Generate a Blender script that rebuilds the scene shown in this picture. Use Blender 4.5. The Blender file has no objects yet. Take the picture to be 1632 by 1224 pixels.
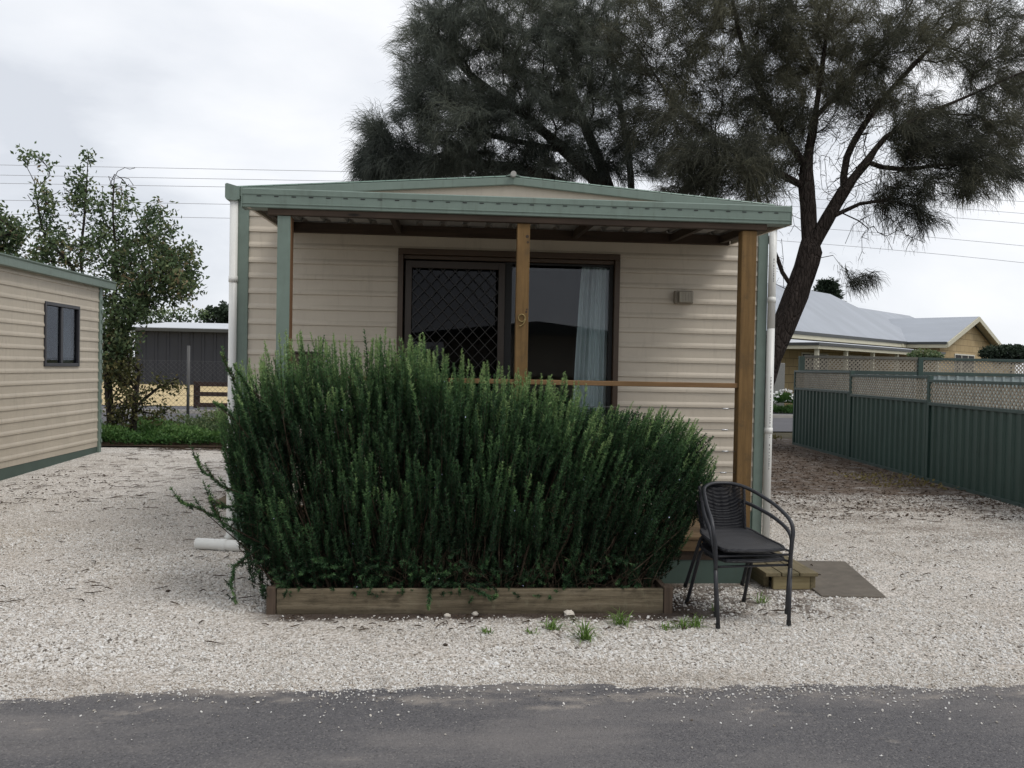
import bpy, math, random
import numpy as np
from mathutils import Vector, Matrix
random.seed(7); RNG = np.random.default_rng(11)
R = math.radians
S = bpy.context.scene
COL = S.collection
PI = math.pi

# ------------------------------------------------------------------ camera
EYE = 1.52; YAW, PITCH, ROLL, FPX = R(4.34), R(1.1), R(1.08), 1370.0
fw = Vector((math.sin(YAW)*math.cos(PITCH), math.cos(YAW)*math.cos(PITCH), -math.sin(PITCH)))
r0 = Vector((math.cos(YAW), -math.sin(YAW), 0)); u0 = r0.cross(fw)
rt = math.cos(ROLL)*r0 + math.sin(ROLL)*u0; up = -math.sin(ROLL)*r0 + math.cos(ROLL)*u0
cam_d = bpy.data.cameras.new('camera'); cam = bpy.data.objects.new('camera', cam_d); COL.objects.link(cam)
M3 = Matrix((rt, up, -fw)).transposed()
cam.matrix_world = Matrix.Translation((0, 0, EYE)) @ M3.to_4x4()
cam_d.sensor_width = 36; cam_d.lens = 36*FPX/1632; cam_d.clip_end = 3000; cam_d.clip_start = 0.05
S.camera = cam
S.view_settings.view_transform = 'Standard'; S.view_settings.look = 'None'; S.view_settings.exposure = 0
S.cycles.max_bounces = 6; S.cycles.transparent_max_bounces = 12
S.cycles.use_adaptive_sampling = True; S.cycles.use_denoising = True

def pt(px, py, Y):
    """where the line of sight through a photo pixel meets the depth Y (survey helper)"""
    d = fw + rt*((px-816)/FPX) - up*((py-612)/FPX)
    return Vector((0, 0, EYE)) + d*(Y/d.y)

# ------------------------------------------------------------------ materials
class NT:
    def __init__(s, name):
        s.m = bpy.data.materials.new(name); s.m.use_nodes = True
        s.t = s.m.node_tree; s.t.nodes.clear()
        s.out = s.n('ShaderNodeOutputMaterial')
    def n(s, typ, **kw):
        nd = s.t.nodes.new(typ)
        for k, v in kw.items(): setattr(nd, k, v)
        return nd
    def l(s, a, b): s.t.links.new(a, b)
    def coord(s, scale=(1, 1, 1), loc=(0, 0, 0)):
        c = s.n('ShaderNodeTexCoord'); mp = s.n('ShaderNodeMapping')
        mp.inputs['Scale'].default_value = scale; mp.inputs['Location'].default_value = loc
        s.l(c.outputs['Object'], mp.inputs['Vector']); return mp.outputs[0]
    def noise(s, vec, sc, det=4, rough=.6):
        a = s.n('ShaderNodeTexNoise'); a.inputs['Scale'].default_value = sc
        a.inputs['Detail'].default_value = det; a.inputs['Roughness'].default_value = rough
        s.l(vec, a.inputs['Vector']); return a.outputs['Fac']
    def ramp(s, fac, stops, interp='LINEAR'):
        r = s.n('ShaderNodeValToRGB'); r.color_ramp.interpolation = interp
        els = r.color_ramp.elements
        while len(els) < len(stops): els.new(0.5)
        for e, (p, c) in zip(els, stops):
            e.position = p; e.color = (*c, 1) if len(c) == 3 else c
        s.l(fac, r.inputs[0]); return r.outputs[0]
    def mix(s, fac, a, b, typ='MIX'):
        m = s.n('ShaderNodeMix', data_type='RGBA', blend_type=typ)
        for v, i in ((fac, 0), (a, 6), (b, 7)):
            if isinstance(v, (int, float)): m.inputs[i].default_value = v
            elif isinstance(v, tuple): m.inputs[i].default_value = (*v, 1)
            else: s.l(v, m.inputs[i])
        return m.outputs[2]
    def math(s, op, a, b=0.0):
        m = s.n('ShaderNodeMath', operation=op)
        for v, i in ((a, 0), (b, 1)):
            if isinstance(v, (int, float)): m.inputs[i].default_value = v
            else: s.l(v, m.inputs[i])
        return m.outputs[0]
    def sstep(s, v, a, b):
        m = s.n('ShaderNodeMapRange', interpolation_type='SMOOTHSTEP')
        s.l(v, m.inputs[0]); m.inputs[1].default_value = a; m.inputs[2].default_value = b
        return m.outputs[0]
    def bump(s, h, strength=.3, dist=.01):
        b = s.n('ShaderNodeBump'); b.inputs['Strength'].default_value = strength
        b.inputs['Distance'].default_value = dist; s.l(h, b.inputs['Height']); return b.outputs[0]
    def pbr(s, col, rough=.6, bump=None, metal=0, spec=.5):
        p = s.n('ShaderNodeBsdfPrincipled')
        if isinstance(col, tuple): p.inputs['Base Color'].default_value = (*col, 1)
        else: s.l(col, p.inputs['Base Color'])
        if isinstance(rough, (int, float)): p.inputs['Roughness'].default_value = rough
        else: s.l(rough, p.inputs['Roughness'])
        p.inputs['Metallic'].default_value = metal
        p.inputs['Specular IOR Level'].default_value = spec
        if bump is not None: s.l(bump, p.inputs['Normal'])
        s.l(p.outputs[0], s.out.inputs[0]); return p

def sc3(c, k): return tuple(min(1, x*k) for x in c)
def painted(name, c, rough=.5, var=.15, dirt=(.09, .075, .055), dirt_amt=.35, scale=3, spec=.4):
    t = NT(name); v = t.coord()
    n1 = t.noise(v, scale, 6, .7); n2 = t.noise(t.coord((9, 9, 1.2)), 2.2, 5, .7); n3 = t.noise(v, 120, 2)
    base = t.ramp(n1, [(.3, sc3(c, 1-var)), (.7, sc3(c, 1+var))])
    d = t.math('MULTIPLY', t.sstep(n2, .5, .85), dirt_amt)
    base = t.mix(d, base, dirt)
    base = t.mix(t.math('MULTIPLY', t.sstep(n3, .6, .8), .12), base, dirt)
    t.pbr(base, rough, t.bump(n3, .08, .002), spec=spec); return t.m
def wood(name, c1, c2, axis='z', rough=.75, streak=40, grime=None):
    t = NT(name); k = {'x': (.06, 1, 1), 'y': (1, .06, 1), 'z': (1, 1, .06)}[axis]
    g = t.noise(t.coord(k), streak, 6, .65); big = t.noise(t.coord(), 2.3, 4, .6)
    kn = t.n('ShaderNodeTexVoronoi'); kk = {'x': (.5, 2, 2), 'y': (2, .5, 2), 'z': (2, 2, .5)}[axis]
    t.l(t.coord(kk), kn.inputs['Vector']); kn.inputs['Scale'].default_value = 3.1
    col = t.ramp(g, [(.28, c1), (.72, c2)])
    col = t.mix(t.math('MULTIPLY', t.sstep(big, .4, .75), .45), col, sc3(c1, .7))
    col = t.mix(t.math('SUBTRACT', 1.0, t.sstep(kn.outputs['Distance'], .03, .09)), col, sc3(c1, .35))
    if grime: col = t.mix(t.math('MULTIPLY', t.sstep(t.noise(t.coord(), 6, 5, .7), .5, .7), .7), col, grime)
    t.pbr(col, rough, t.bump(g, .35, .003), spec=.25); return t.m
def sleeper():
    t = NT('weathered_sleeper'); g = t.noise(t.coord((.05, 1, 1)), 34, 7, .7); b = t.noise(t.coord((.6, 1, 1.6)), 7, 7, .7); b2 = t.noise(t.coord((1, 1, .4), (5, 2, 1)), 13, 5, .7)
    col = t.ramp(g, [(.3, (.075, .062, .043)), (.5, (.15, .122, .082)), (.72, (.235, .198, .14))])
    col = t.mix(t.math('MULTIPLY', t.sstep(b, .48, .68), .7), col, (.055, .046, .032)); col = t.mix(t.math('MULTIPLY', t.sstep(b2, .55, .72), .5), col, (.20, .185, .125))
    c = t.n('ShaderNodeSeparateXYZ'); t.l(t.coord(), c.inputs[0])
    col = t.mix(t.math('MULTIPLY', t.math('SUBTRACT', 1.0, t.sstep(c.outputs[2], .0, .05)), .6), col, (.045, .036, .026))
    t.pbr(col, .95, t.bump(t.math('ADD', g, b), .7, .008), spec=.1); return t.m
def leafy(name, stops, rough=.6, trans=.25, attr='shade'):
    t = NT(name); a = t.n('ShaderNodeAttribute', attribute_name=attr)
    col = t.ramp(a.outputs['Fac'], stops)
    p = t.n('ShaderNodeBsdfPrincipled'); t.l(col, p.inputs['Base Color']); p.inputs['Roughness'].default_value = rough
    p.inputs['Specular IOR Level'].default_value = .25
    tr = t.n('ShaderNodeBsdfTranslucent'); t.l(col, tr.inputs[0])
    mx = t.n('ShaderNodeMixShader'); mx.inputs[0].default_value = trans
    t.l(p.outputs[0], mx.inputs[1]); t.l(tr.outputs[0], mx.inputs[2]); t.l(mx.outputs[0], t.out.inputs[0]); return t.m
def glass(name, tint=(.75, .8, .85), refl=1.0, rough=0.01):
    t = NT(name); tr = t.n('ShaderNodeBsdfTransparent'); tr.inputs[0].default_value = (*tint, 1)
    gl = t.n('ShaderNodeBsdfGlossy'); gl.inputs['Roughness'].default_value = rough
    gl.inputs[0].default_value = (.95, .95, 1, 1)
    fr = t.n('ShaderNodeFresnel'); fr.inputs[0].default_value = 1.5
    f = t.math('MULTIPLY', fr.outputs[0], refl)
    mx = t.n('ShaderNodeMixShader'); t.l(f, mx.inputs[0]); t.l(tr.outputs[0], mx.inputs[1]); t.l(gl.outputs[0], mx.inputs[2])
    t.l(mx.outputs[0], t.out.inputs[0]); return t.m

M = {}
M['siding'] = painted('siding_paint', (.52, .462, .378), .45, .06, (.16, .13, .095), .28, 2)
M['siding_old'] = painted('siding_paint_aged', (.46, .408, .33), .5, .08, (.13, .105, .075), .35, 2)
M['gable'] = painted('gable_paint', (.56, .50, .41), .5, .05, (.25, .2, .15), .2, 2)
M['green'] = painted('green_trim_paint', (.150, .198, .168), .45, .10, (.06, .065, .045), .5, 5)
M['green_dark'] = painted('green_skirt_paint', (.055, .085, .07), .6, .12, (.06, .05, .035), .35, 3)
M['fence_green'] = painted('dark_green_sheet_paint', (.033, .064, .054), .4, .12, (.05, .045, .035), .22, 2)
M['fence_rail'] = painted('fence_rail_paint', (.04, .068, .062), .4, .15, (.1, .1, .09), .3, 6)
M['lattice'] = painted('weathered_lattice', (.32, .29, .235), .8, .2, (.1, .09, .07), .5, 8)
M['grey_green'] = painted('aged_timber_rail', (.15, .145, .125), .8, .2, (.06, .07, .06), .4, 8)
M['pale_sheet'] = painted('pale_corrugated_sheet', (.30, .36, .36), .45, .1, (.15, .17, .17), .3, 6)
M['white_pvc'] = painted('white_pipe_plastic', (.68, .68, .65), .35, .04, (.3, .28, .22), .25, 6)
M['post'] = wood('stained_post_timber', (.115, .068, .026), (.215, .128, .050), 'z', grime=(.09, .06, .03))
M['post_red'] = wood('stained_post_timber_red', (.12, .06, .03), (.2, .11, .055), 'z')
M['rail'] = wood('stained_rail_timber', (.15, .085, .038), (.26, .155, .075), 'x')
M['deck'] = wood('deck_timber', (.10, .065, .034), (.18, .12, .065), 'x')
M['step'] = wood('step_timber', (.11, .09, .05), (.22, .18, .105), 'y', grime=(.05, .05, .025))
M['step_front'] = wood('step_front_timber', (.19, .15, .075), (.3, .25, .14), 'x')
M['sleeper'] = wood('weathered_sleeper', (.075, .060, .042), (.215, .172, .12), 'x', .9, 18, grime=(.055, .05, .033))
M['sleeper'] = sleeper()
M['sleeper_post'] = wood('weathered_peg', (.055, .04, .03), (.125, .09, .065), 'z', .9)
M['beam'] = wood('dark_beam_timber', (.035, .025, .018), (.075, .05, .035), 'x')
M['rafter'] = wood('dark_rafter_timber', (.03, .022, .016), (.07, .05, .035), 'y')
M['bronze'] = painted('bronze_door_frame', (.062, .038, .022), .38, .1, (.08, .06, .04), .2, 5)
M['bronze_l'] = painted('bronze_screen_frame', (.036, .025, .018), .4, .1, (.08, .06, .04), .2, 5)
M['grille'] = painted('dark_grille', (.012, .010, .009), .4, .1, (.03, .02, .02), .1)
M['black'] = painted('black_rubber', (.01, .01, .01), .6, .1, (.02, .02, .02), .1)
M['interior'] = painted('room_lining', (.2, .18, .16), .9, .05, (.1, .1, .1), .1)
M['curtain'] = painted('curtain_cloth', (.70, .735, .71), .9, .05, (.4, .45, .5), .1)
M['lamp_body'] = painted('lamp_body_plastic', (.23, .20, .155), .5, .08, (.1, .08, .06), .4, 20)
M['lamp_lens'] = painted('lamp_lens_frosted', (.30, .27, .21), .3, .08, (.14, .12, .09), .4, 30)
M['brass'] = (lambda t: (t.pbr(t.ramp(t.noise(t.coord(), 60), [(.3, (.17, .12, .045)), (.7, (.34, .26, .11))]), .45, metal=.5), t.m)[1])(NT('dull_brass'))
M['steel'] = (lambda t: (t.pbr(t.ramp(t.noise(t.coord(), 30), [(.3, (.35, .35, .35)), (.7, (.55, .55, .55))]), .35, metal=.8), t.m)[1])(NT('galvanised_steel'))
M['wire'] = painted('weathered_wire', (.11, .11, .11), .5, .1, (.05, .05, .05), .2)
M['roof_sheet'] = painted('porch_sheet_underside', (.33, .32, .30), .5, .1, (.1, .09, .08), .45, 4)
M['green_roof'] = painted('green_roof_sheet', (.16, .23, .19), .4, .06, (.08, .09, .07), .25, 3)
def ribbed(name, c):
    t = NT(name); w = t.n('ShaderNodeTexWave', wave_type='BANDS', bands_direction='X'); w.inputs['Scale'].default_value = 1.4; w.inputs['Distortion'].default_value = 0; t.l(t.coord(), w.inputs['Vector'])
    n = t.noise(t.coord((1, .3, .3)), .9, 5, .6)
    col = t.ramp(n, [(.35, sc3(c, .9)), (.7, sc3(c, 1.08))]); col = t.mix(t.math('MULTIPLY', t.sstep(w.outputs['Fac'], .75, 1), .22), col, sc3(c, .6))
    t.pbr(col, .5, t.bump(w.outputs['Fac'], .3, .03)); return t.m
M['zinc_roof'] = ribbed('grey_zinc_roof', (.31, .335, .375))
M['zinc_roof_l'] = painted('pale_zinc_roof', (.50, .52, .55), .5, .05, (.3, .3, .32), .3, .8)
M['cream'] = painted('cream_trim_paint', (.52, .49, .37), .5, .06, (.3, .27, .2), .3, 2)
M['gutter_dark'] = painted('dark_gutter_paint', (.045, .048, .047), .4, .1, (.06, .06, .06), .2)
M['shed_wall'] = painted('charcoal_shed_sheet', (.018, .021, .030), .5, .12, (.035, .035, .042), .3, .5)
M['timber_dark'] = wood('dark_stained_fence_timber', (.03, .018, .014), (.06, .035, .027), 'x')
M['concrete'] = painted('mossy_concrete', (.125, .108, .088), .9, .28, (.05, .052, .035), .6, 5)
M['kerb'] = painted('kerb_concrete', (.36, .34, .31), .9, .1, (.2, .19, .16), .4, 3)
M['street'] = painted('street_asphalt', (.09, .088, .095), .9, .12, (.06, .06, .06), .4, 1)
M['white_frame'] = painted('cream_window_frame', (.6, .58, .5), .5, .05, (.3, .3, .25), .2)
M['dark_frame'] = painted('charcoal_window_frame', (.03, .03, .036), .4, .1, (.05, .05, .05), .2)
M['blind'] = painted('window_blind_cloth', (.30, .33, .33), .8, .05, (.3, .3, .3), .2)
M['pillar'] = painted('speckled_grey_stone', (.22, .22, .205), .9, .25, (.1, .1, .09), .5, 30)
M['soil'] = painted('dark_soil', (.04, .028, .02), .95, .35, (.02, .015, .01), .4, 25)
M['glass'] = glass('tinted_window_glass', (.86, .90, .92), .55)
M['glass_dark'] = glass('dark_door_glass', (.22, .25, .28), .34)
M['chair_tube'] = painted('chair_tube_paint', (.022, .023, .027), .4, .25, (.07, .055, .045), .35, 12)
M['powercable'] = painted('overhead_cable', (.42, .43, .46), .6, .05, (.1, .1, .1), .1)
M['rock'] = painted('pale_rock', (.5, .46, .4), .9, .2, (.2, .16, .12), .4, 18)

def wicker():
    t = NT('black_wicker'); v = t.coord()
    w = t.n('ShaderNodeTexWave', wave_type='BANDS', bands_direction='Z'); w.inputs['Scale'].default_value = 42; t.l(v, w.inputs['Vector'])
    w2 = t.n('ShaderNodeTexWave', wave_type='BANDS', bands_direction='Y'); w2.inputs['Scale'].default_value = 42; t.l(v, w2.inputs['Vector'])
    h = t.math('ADD', w.outputs['Fac'], w2.outputs['Fac'])
    col = t.ramp(t.math('MULTIPLY', h, .5), [(.1, (.004, .004, .007)), (.9, (.015, .016, .022))])
    t.pbr(col, .5, t.bump(h, .8, .004)); return t.m
M['wicker'] = wicker()

def bark(name, c1, c2):
    t = NT(name); v = t.coord((1, 1, .25)); n = t.noise(v, 14, 8, .75); n2 = t.noise(t.coord(), 3, 3)
    vo = t.n('ShaderNodeTexVoronoi', feature='DISTANCE_TO_EDGE'); t.l(v, vo.inputs['Vector']); vo.inputs['Scale'].default_value = 16
    col = t.ramp(n, [(.3, c1), (.7, c2)]); col = t.mix(t.math('MULTIPLY', n2, .4), col, sc3(c1, .6))
    h = t.math('ADD', n, t.math('MULTIPLY', t.sstep(vo.outputs['Distance'], 0, .18), .8))
    t.pbr(col, .95, t.bump(h, 1, .05), spec=.1); return t.m
M['bark'] = bark('furrowed_dark_bark', (.022, .018, .016), (.085, .068, .060))
M['bark_grey'] = bark('grey_bark', (.035, .03, .026), (.11, .095, .085))
M['woody'] = bark('woody_stem_bark', (.045, .032, .022), (.14, .105, .075))
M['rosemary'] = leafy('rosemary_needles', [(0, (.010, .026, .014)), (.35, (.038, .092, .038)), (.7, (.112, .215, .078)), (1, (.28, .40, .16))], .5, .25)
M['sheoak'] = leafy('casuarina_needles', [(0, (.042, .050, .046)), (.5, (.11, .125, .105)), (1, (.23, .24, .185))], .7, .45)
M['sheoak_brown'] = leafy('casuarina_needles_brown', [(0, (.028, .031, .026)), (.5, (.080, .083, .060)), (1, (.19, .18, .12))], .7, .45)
M['leaf'] = leafy('broad_leaves', [(0, (.035, .060, .028)), (.5, (.100, .150, .068)), (.85, (.19, .22, .10)), (1, (.22, .16, .09))], .5, .3)
M['leaf_olive'] = leafy('olive_leaves', [(0, (.03, .04, .015)), (.5, (.09, .095, .035)), (1, (.18, .15, .06))], .6, .3)
M['cover'] = leafy('ground_cover_leaves', [(0, (.015, .04, .010)), (.5, (.05, .125, .03)), (1, (.12, .21, .06))], .55, .3)
M['conifer'] = leafy('conifer_needles', [(0, (.010, .018, .012)), (1, (.035, .055, .03))], .7, .1)
M['grass'] = leafy('grass_blades', [(0, (.05, .09, .02)), (1, (.20, .32, .08))], .6, .35)
M['petal'] = painted('pale_petals', (.8, .8, .78), .6, .05, (.6, .6, .5), .1)
M['petal_blue'] = painted('pale_blue_petals', (.42, .45, .66), .6, .1, (.5, .5, .6), .1)
M['twig'] = bark('dry_twigs', (.06, .042, .03), (.16, .115, .08))

def gravel():
    t = NT('crushed_limestone'); v = t.coord()
    sep = t.n('ShaderNodeSeparateXYZ'); t.l(v, sep.inputs[0]); X, Y = sep.outputs[0], sep.outputs[1]
    vo = t.n('ShaderNodeTexVoronoi'); vo.inputs['Scale'].default_value = 62; t.l(v, vo.inputs['Vector'])
    vb = t.n('ShaderNodeTexVoronoi'); vb.inputs['Scale'].default_value = 24; t.l(v, vb.inputs['Vector'])
    cr = t.n('ShaderNodeSeparateColor'); t.l(vo.outputs['Color'], cr.inputs[0])
    st = t.ramp(cr.outputs[0], [(0, (.24, .21, .18)), (.15, (.58, .54, .49)), (.45, (.75, .705, .65)), (1, (.88, .86, .83))])
    gap = t.sstep(vo.outputs['Distance'], .35, .75)
    col = t.mix(t.math('MULTIPLY', gap, .55), st, (.20, .165, .135))
    nearY = t.math('SUBTRACT', 1.0, t.sstep(Y, 9.0, 10.6))
    col = t.mix(t.math('MULTIPLY', nearY, .30), col, (.44, .385, .325))
    n1 = t.noise(v, .9, 6, .65); n2 = t.noise(v, 5, 6, .7); n4 = t.noise(t.coord((.5, 1.3, 1)), 2.6, 8, .75)
    col = t.mix(t.math('MULTIPLY', t.sstep(n1, .48, .72), .25), col, (.42, .365, .30))
    col = t.mix(t.math('MULTIPLY', t.sstep(n2, .56, .74), .4), col, (.24, .19, .15))
    # leaf mould at the back right, thin litter at the back left, soil before the planter, sand at the left
    rgt = t.math('MULTIPLY', t.sstep(X, 2.6, 4.2), t.sstep(t.math('ADD', Y, t.math('MULTIPLY', n4, 4.0)), 10.2, 13.2))
    mul = t.mix(t.sstep(n2, .35, .7), (.035, .024, .018), (.11, .075, .055))
    col = t.mix(t.math('MULTIPLY', rgt, t.math('ADD', t.math('MULTIPLY', t.sstep(n2, .35, .55), .35), .6)), col, mul)
    mid = t.math('MULTIPLY', t.sstep(X, 2.8, 4.5), t.sstep(t.math('ADD', Y, t.math('MULTIPLY', n4, 3.0)), 7.4, 10.0))
    col = t.mix(t.math('MULTIPLY', t.math('MULTIPLY', mid, t.sstep(n4, .42, .58)), .6), col, (.12, .085, .06))
    lft = t.math('MULTIPLY', t.math('SUBTRACT', 1.0, t.sstep(X, -2.2, -1.2)), t.sstep(Y, 7.5, 12.5))
    col = t.mix(t.math('MULTIPLY', t.math('MULTIPLY', lft, t.sstep(n4, .47, .64)), .42), col, (.19, .15, .12))
    sand = t.math('MULTIPLY', t.math('SUBTRACT', 1.0, t.sstep(X, -4.2, -2.9)), t.math('MULTIPLY', t.sstep(Y, 6.0, 6.9), t.math('SUBTRACT', 1.0, t.sstep(Y, 7.4, 8.6))))
    col = t.mix(t.math('MULTIPLY', t.math('MULTIPLY', sand, t.sstep(n1, .3, .6)), .8), col, (.36, .29, .20))
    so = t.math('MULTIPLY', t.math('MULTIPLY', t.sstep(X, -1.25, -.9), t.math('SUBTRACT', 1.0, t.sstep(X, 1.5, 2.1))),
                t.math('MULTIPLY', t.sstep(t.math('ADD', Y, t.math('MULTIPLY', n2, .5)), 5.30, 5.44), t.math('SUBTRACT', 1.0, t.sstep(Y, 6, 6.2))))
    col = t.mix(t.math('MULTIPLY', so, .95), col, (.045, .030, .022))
    ch = t.math('MULTIPLY', t.math('MULTIPLY', t.sstep(X, 1.4, 1.7), t.math('SUBTRACT', 1.0, t.sstep(X, 2.5, 2.9))), t.math('MULTIPLY', t.sstep(Y, 5.1, 5.3), t.math('SUBTRACT', 1.0, t.sstep(Y, 6, 6.3))))  # dark soil tone under the chairs stands in for their contact shadow
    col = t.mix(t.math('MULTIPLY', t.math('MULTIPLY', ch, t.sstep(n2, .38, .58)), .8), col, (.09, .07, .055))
    edge = t.math('SUBTRACT', 1.0, t.sstep(t.math('ADD', Y, t.math('MULTIPLY', n1, .8)), 4.35, 4.75))
    col = t.mix(t.math('MULTIPLY', edge, .55), col, (.34, .29, .235))
    hh = t.math('ADD', t.math('MULTIPLY', vo.outputs['Distance'], -1.0), t.math('MULTIPLY', vb.outputs['Distance'], -1.2))
    t.pbr(col, .95, t.bump(hh, .9, .012), spec=.15); return t.m
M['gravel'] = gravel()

def asphalt():
    t = NT('worn_asphalt'); v = t.coord(); sep = t.n('ShaderNodeSeparateXYZ'); t.l(v, sep.inputs[0]); X, Y = sep.outputs[0], sep.outputs[1]
    n = t.noise(v, 210, 4, .85); m = t.noise(v, 55, 5, .8); b = t.noise(t.coord((.55, 1.5, 1)), 1.5, 7, .65); c = t.noise(v, 16, 6, .75)
    vo = t.n('ShaderNodeTexVoronoi'); vo.inputs['Scale'].default_value = 130; t.l(v, vo.inputs['Vector'])
    cr = t.n('ShaderNodeSeparateColor'); t.l(vo.outputs['Color'], cr.inputs[0])
    col = t.ramp(n, [(.3, (.055, .053, .057)), (.7, (.165, .160, .165))])
    col = t.mix(t.math('MULTIPLY', t.sstep(m, .35, .7), .35), col, (.17, .163, .165))
    col = t.mix(t.math('MULTIPLY', t.sstep(cr.outputs[1], .80, 1), .45), col, (.27, .255, .24))
    col = t.mix(t.math('MULTIPLY', t.sstep(cr.outputs[2], .8, 1), .5), col, (.035, .034, .037))
    col = t.mix(t.math('MULTIPLY', t.sstep(b, .40, .68), .6), col, (.225, .208, .198))
    ed_ = t.noise(t.coord((1.0, 2.4, 1), (3, 1, 0)), 2.1, 6, .65)
    near = t.sstep(t.math('ADD', Y, t.math('MULTIPLY', c, .22)), 3.62, 4.12)
    lft = t.math('SUBTRACT', 1.0, t.sstep(X, -2.5, -1.5))
    d1 = t.math('MULTIPLY', t.sstep(t.math('ADD', t.math('ADD', ed_, t.math('MULTIPLY', c, .22)), t.math('ADD', t.math('MULTIPLY', near, .17), t.math('MULTIPLY', lft, .10))), .74, .92), .62)
    col = t.mix(d1, col, (.36, .32, .28))
    hh = t.math('ADD', n, t.math('MULTIPLY', vo.outputs['Distance'], -1.5))
    t.pbr(col, .92, t.bump(hh, .8, .005), spec=.25); return t.m
M['asphalt'] = asphalt()

def patchy(name, c1, c2, sc, rough=.95):
    t = NT(name); n = t.noise(t.coord(), sc, 8, .7); n2 = t.noise(t.coord(), sc*12, 4, .7)
    col = t.mix(t.math('MULTIPLY', n2, .5), t.ramp(n, [(.35, c1), (.65, c2)]), c1)
    t.pbr(col, rough, t.bump(n2, .4, .02), spec=.1); return t.m
M['land'] = patchy('rough_grass_land', (.07, .085, .035), (.16, .14, .075), .15)
M['field'] = patchy('dry_sandy_yard', (.46, .36, .20), (.56, .45, .26), .4)
M['verge'] = patchy('verge_grass', (.05, .045, .03), (.12, .105, .07), .8)
M['mulch'] = patchy('garden_mulch', (.03, .022, .015), (.09, .06, .042), 3)

def blocks():
    t = NT('limestone_blocks'); v = t.coord()
    c = t.n('ShaderNodeTexCoord'); sp = t.n('ShaderNodeSeparateXYZ'); t.l(c.outputs['Object'], sp.inputs[0])
    cb = t.n('ShaderNodeCombineXYZ'); t.l(t.math('ADD', sp.outputs[0], sp.outputs[1]), cb.inputs[0]); t.l(sp.outputs[2], cb.inputs[1])
    b = t.n('ShaderNodeTexBrick'); t.l(cb.outputs[0], b.inputs['Vector'])
    b.inputs['Scale'].default_value = 1; b.inputs['Brick Width'].default_value = .75; b.inputs['Row Height'].default_value = .36
    b.inputs['Mortar Size'].default_value = .014; b.inputs['Color1'].default_value = (.42, .32, .18, 1); b.inputs['Color2'].default_value = (.50, .39, .23, 1)
    b.inputs['Mortar'].default_value = (.19, .145, .085, 1)
    col = t.mix(t.math('MULTIPLY', t.noise(v, 4, 6), .35), b.outputs['Color'], (.30, .22, .13))
    t.pbr(col, .95, t.bump(t.noise(v, 30, 4), .3, .02), spec=.1); return t.m
M['blocks'] = blocks()

def stone_mat():
    t = NT('limestone_chips'); o = t.n('ShaderNodeObjectInfo')
    col = t.ramp(o.outputs['Random'], [(0, (.15, .13, .11)), (.08, (.42, .38, .33)), (.22, (.67, .625, .565)), (.6, (.81, .78, .735)), (1, (.90, .89, .865))])
    mp = t.n('ShaderNodeMapping'); mp.inputs['Scale'].default_value = (.8, 1.5, 1); t.l(o.outputs['Location'], mp.inputs[0])
    a = t.noise(mp.outputs[0], .9, 6, .65); b = t.noise(o.outputs['Location'], 4.5, 4, .7)
    col = t.mix(t.math('MULTIPLY', t.sstep(a, .47, .66), .42), col, (.47, .40, .32)); col = t.mix(t.math('MULTIPLY', t.sstep(b, .54, .70), .45), col, (.27, .24, .21))
    t.pbr(col, .9, t.bump(t.noise(t.coord(), 3, 3), .5, .3), spec=.2); return t.m
M['stone'] = stone_mat()

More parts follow.
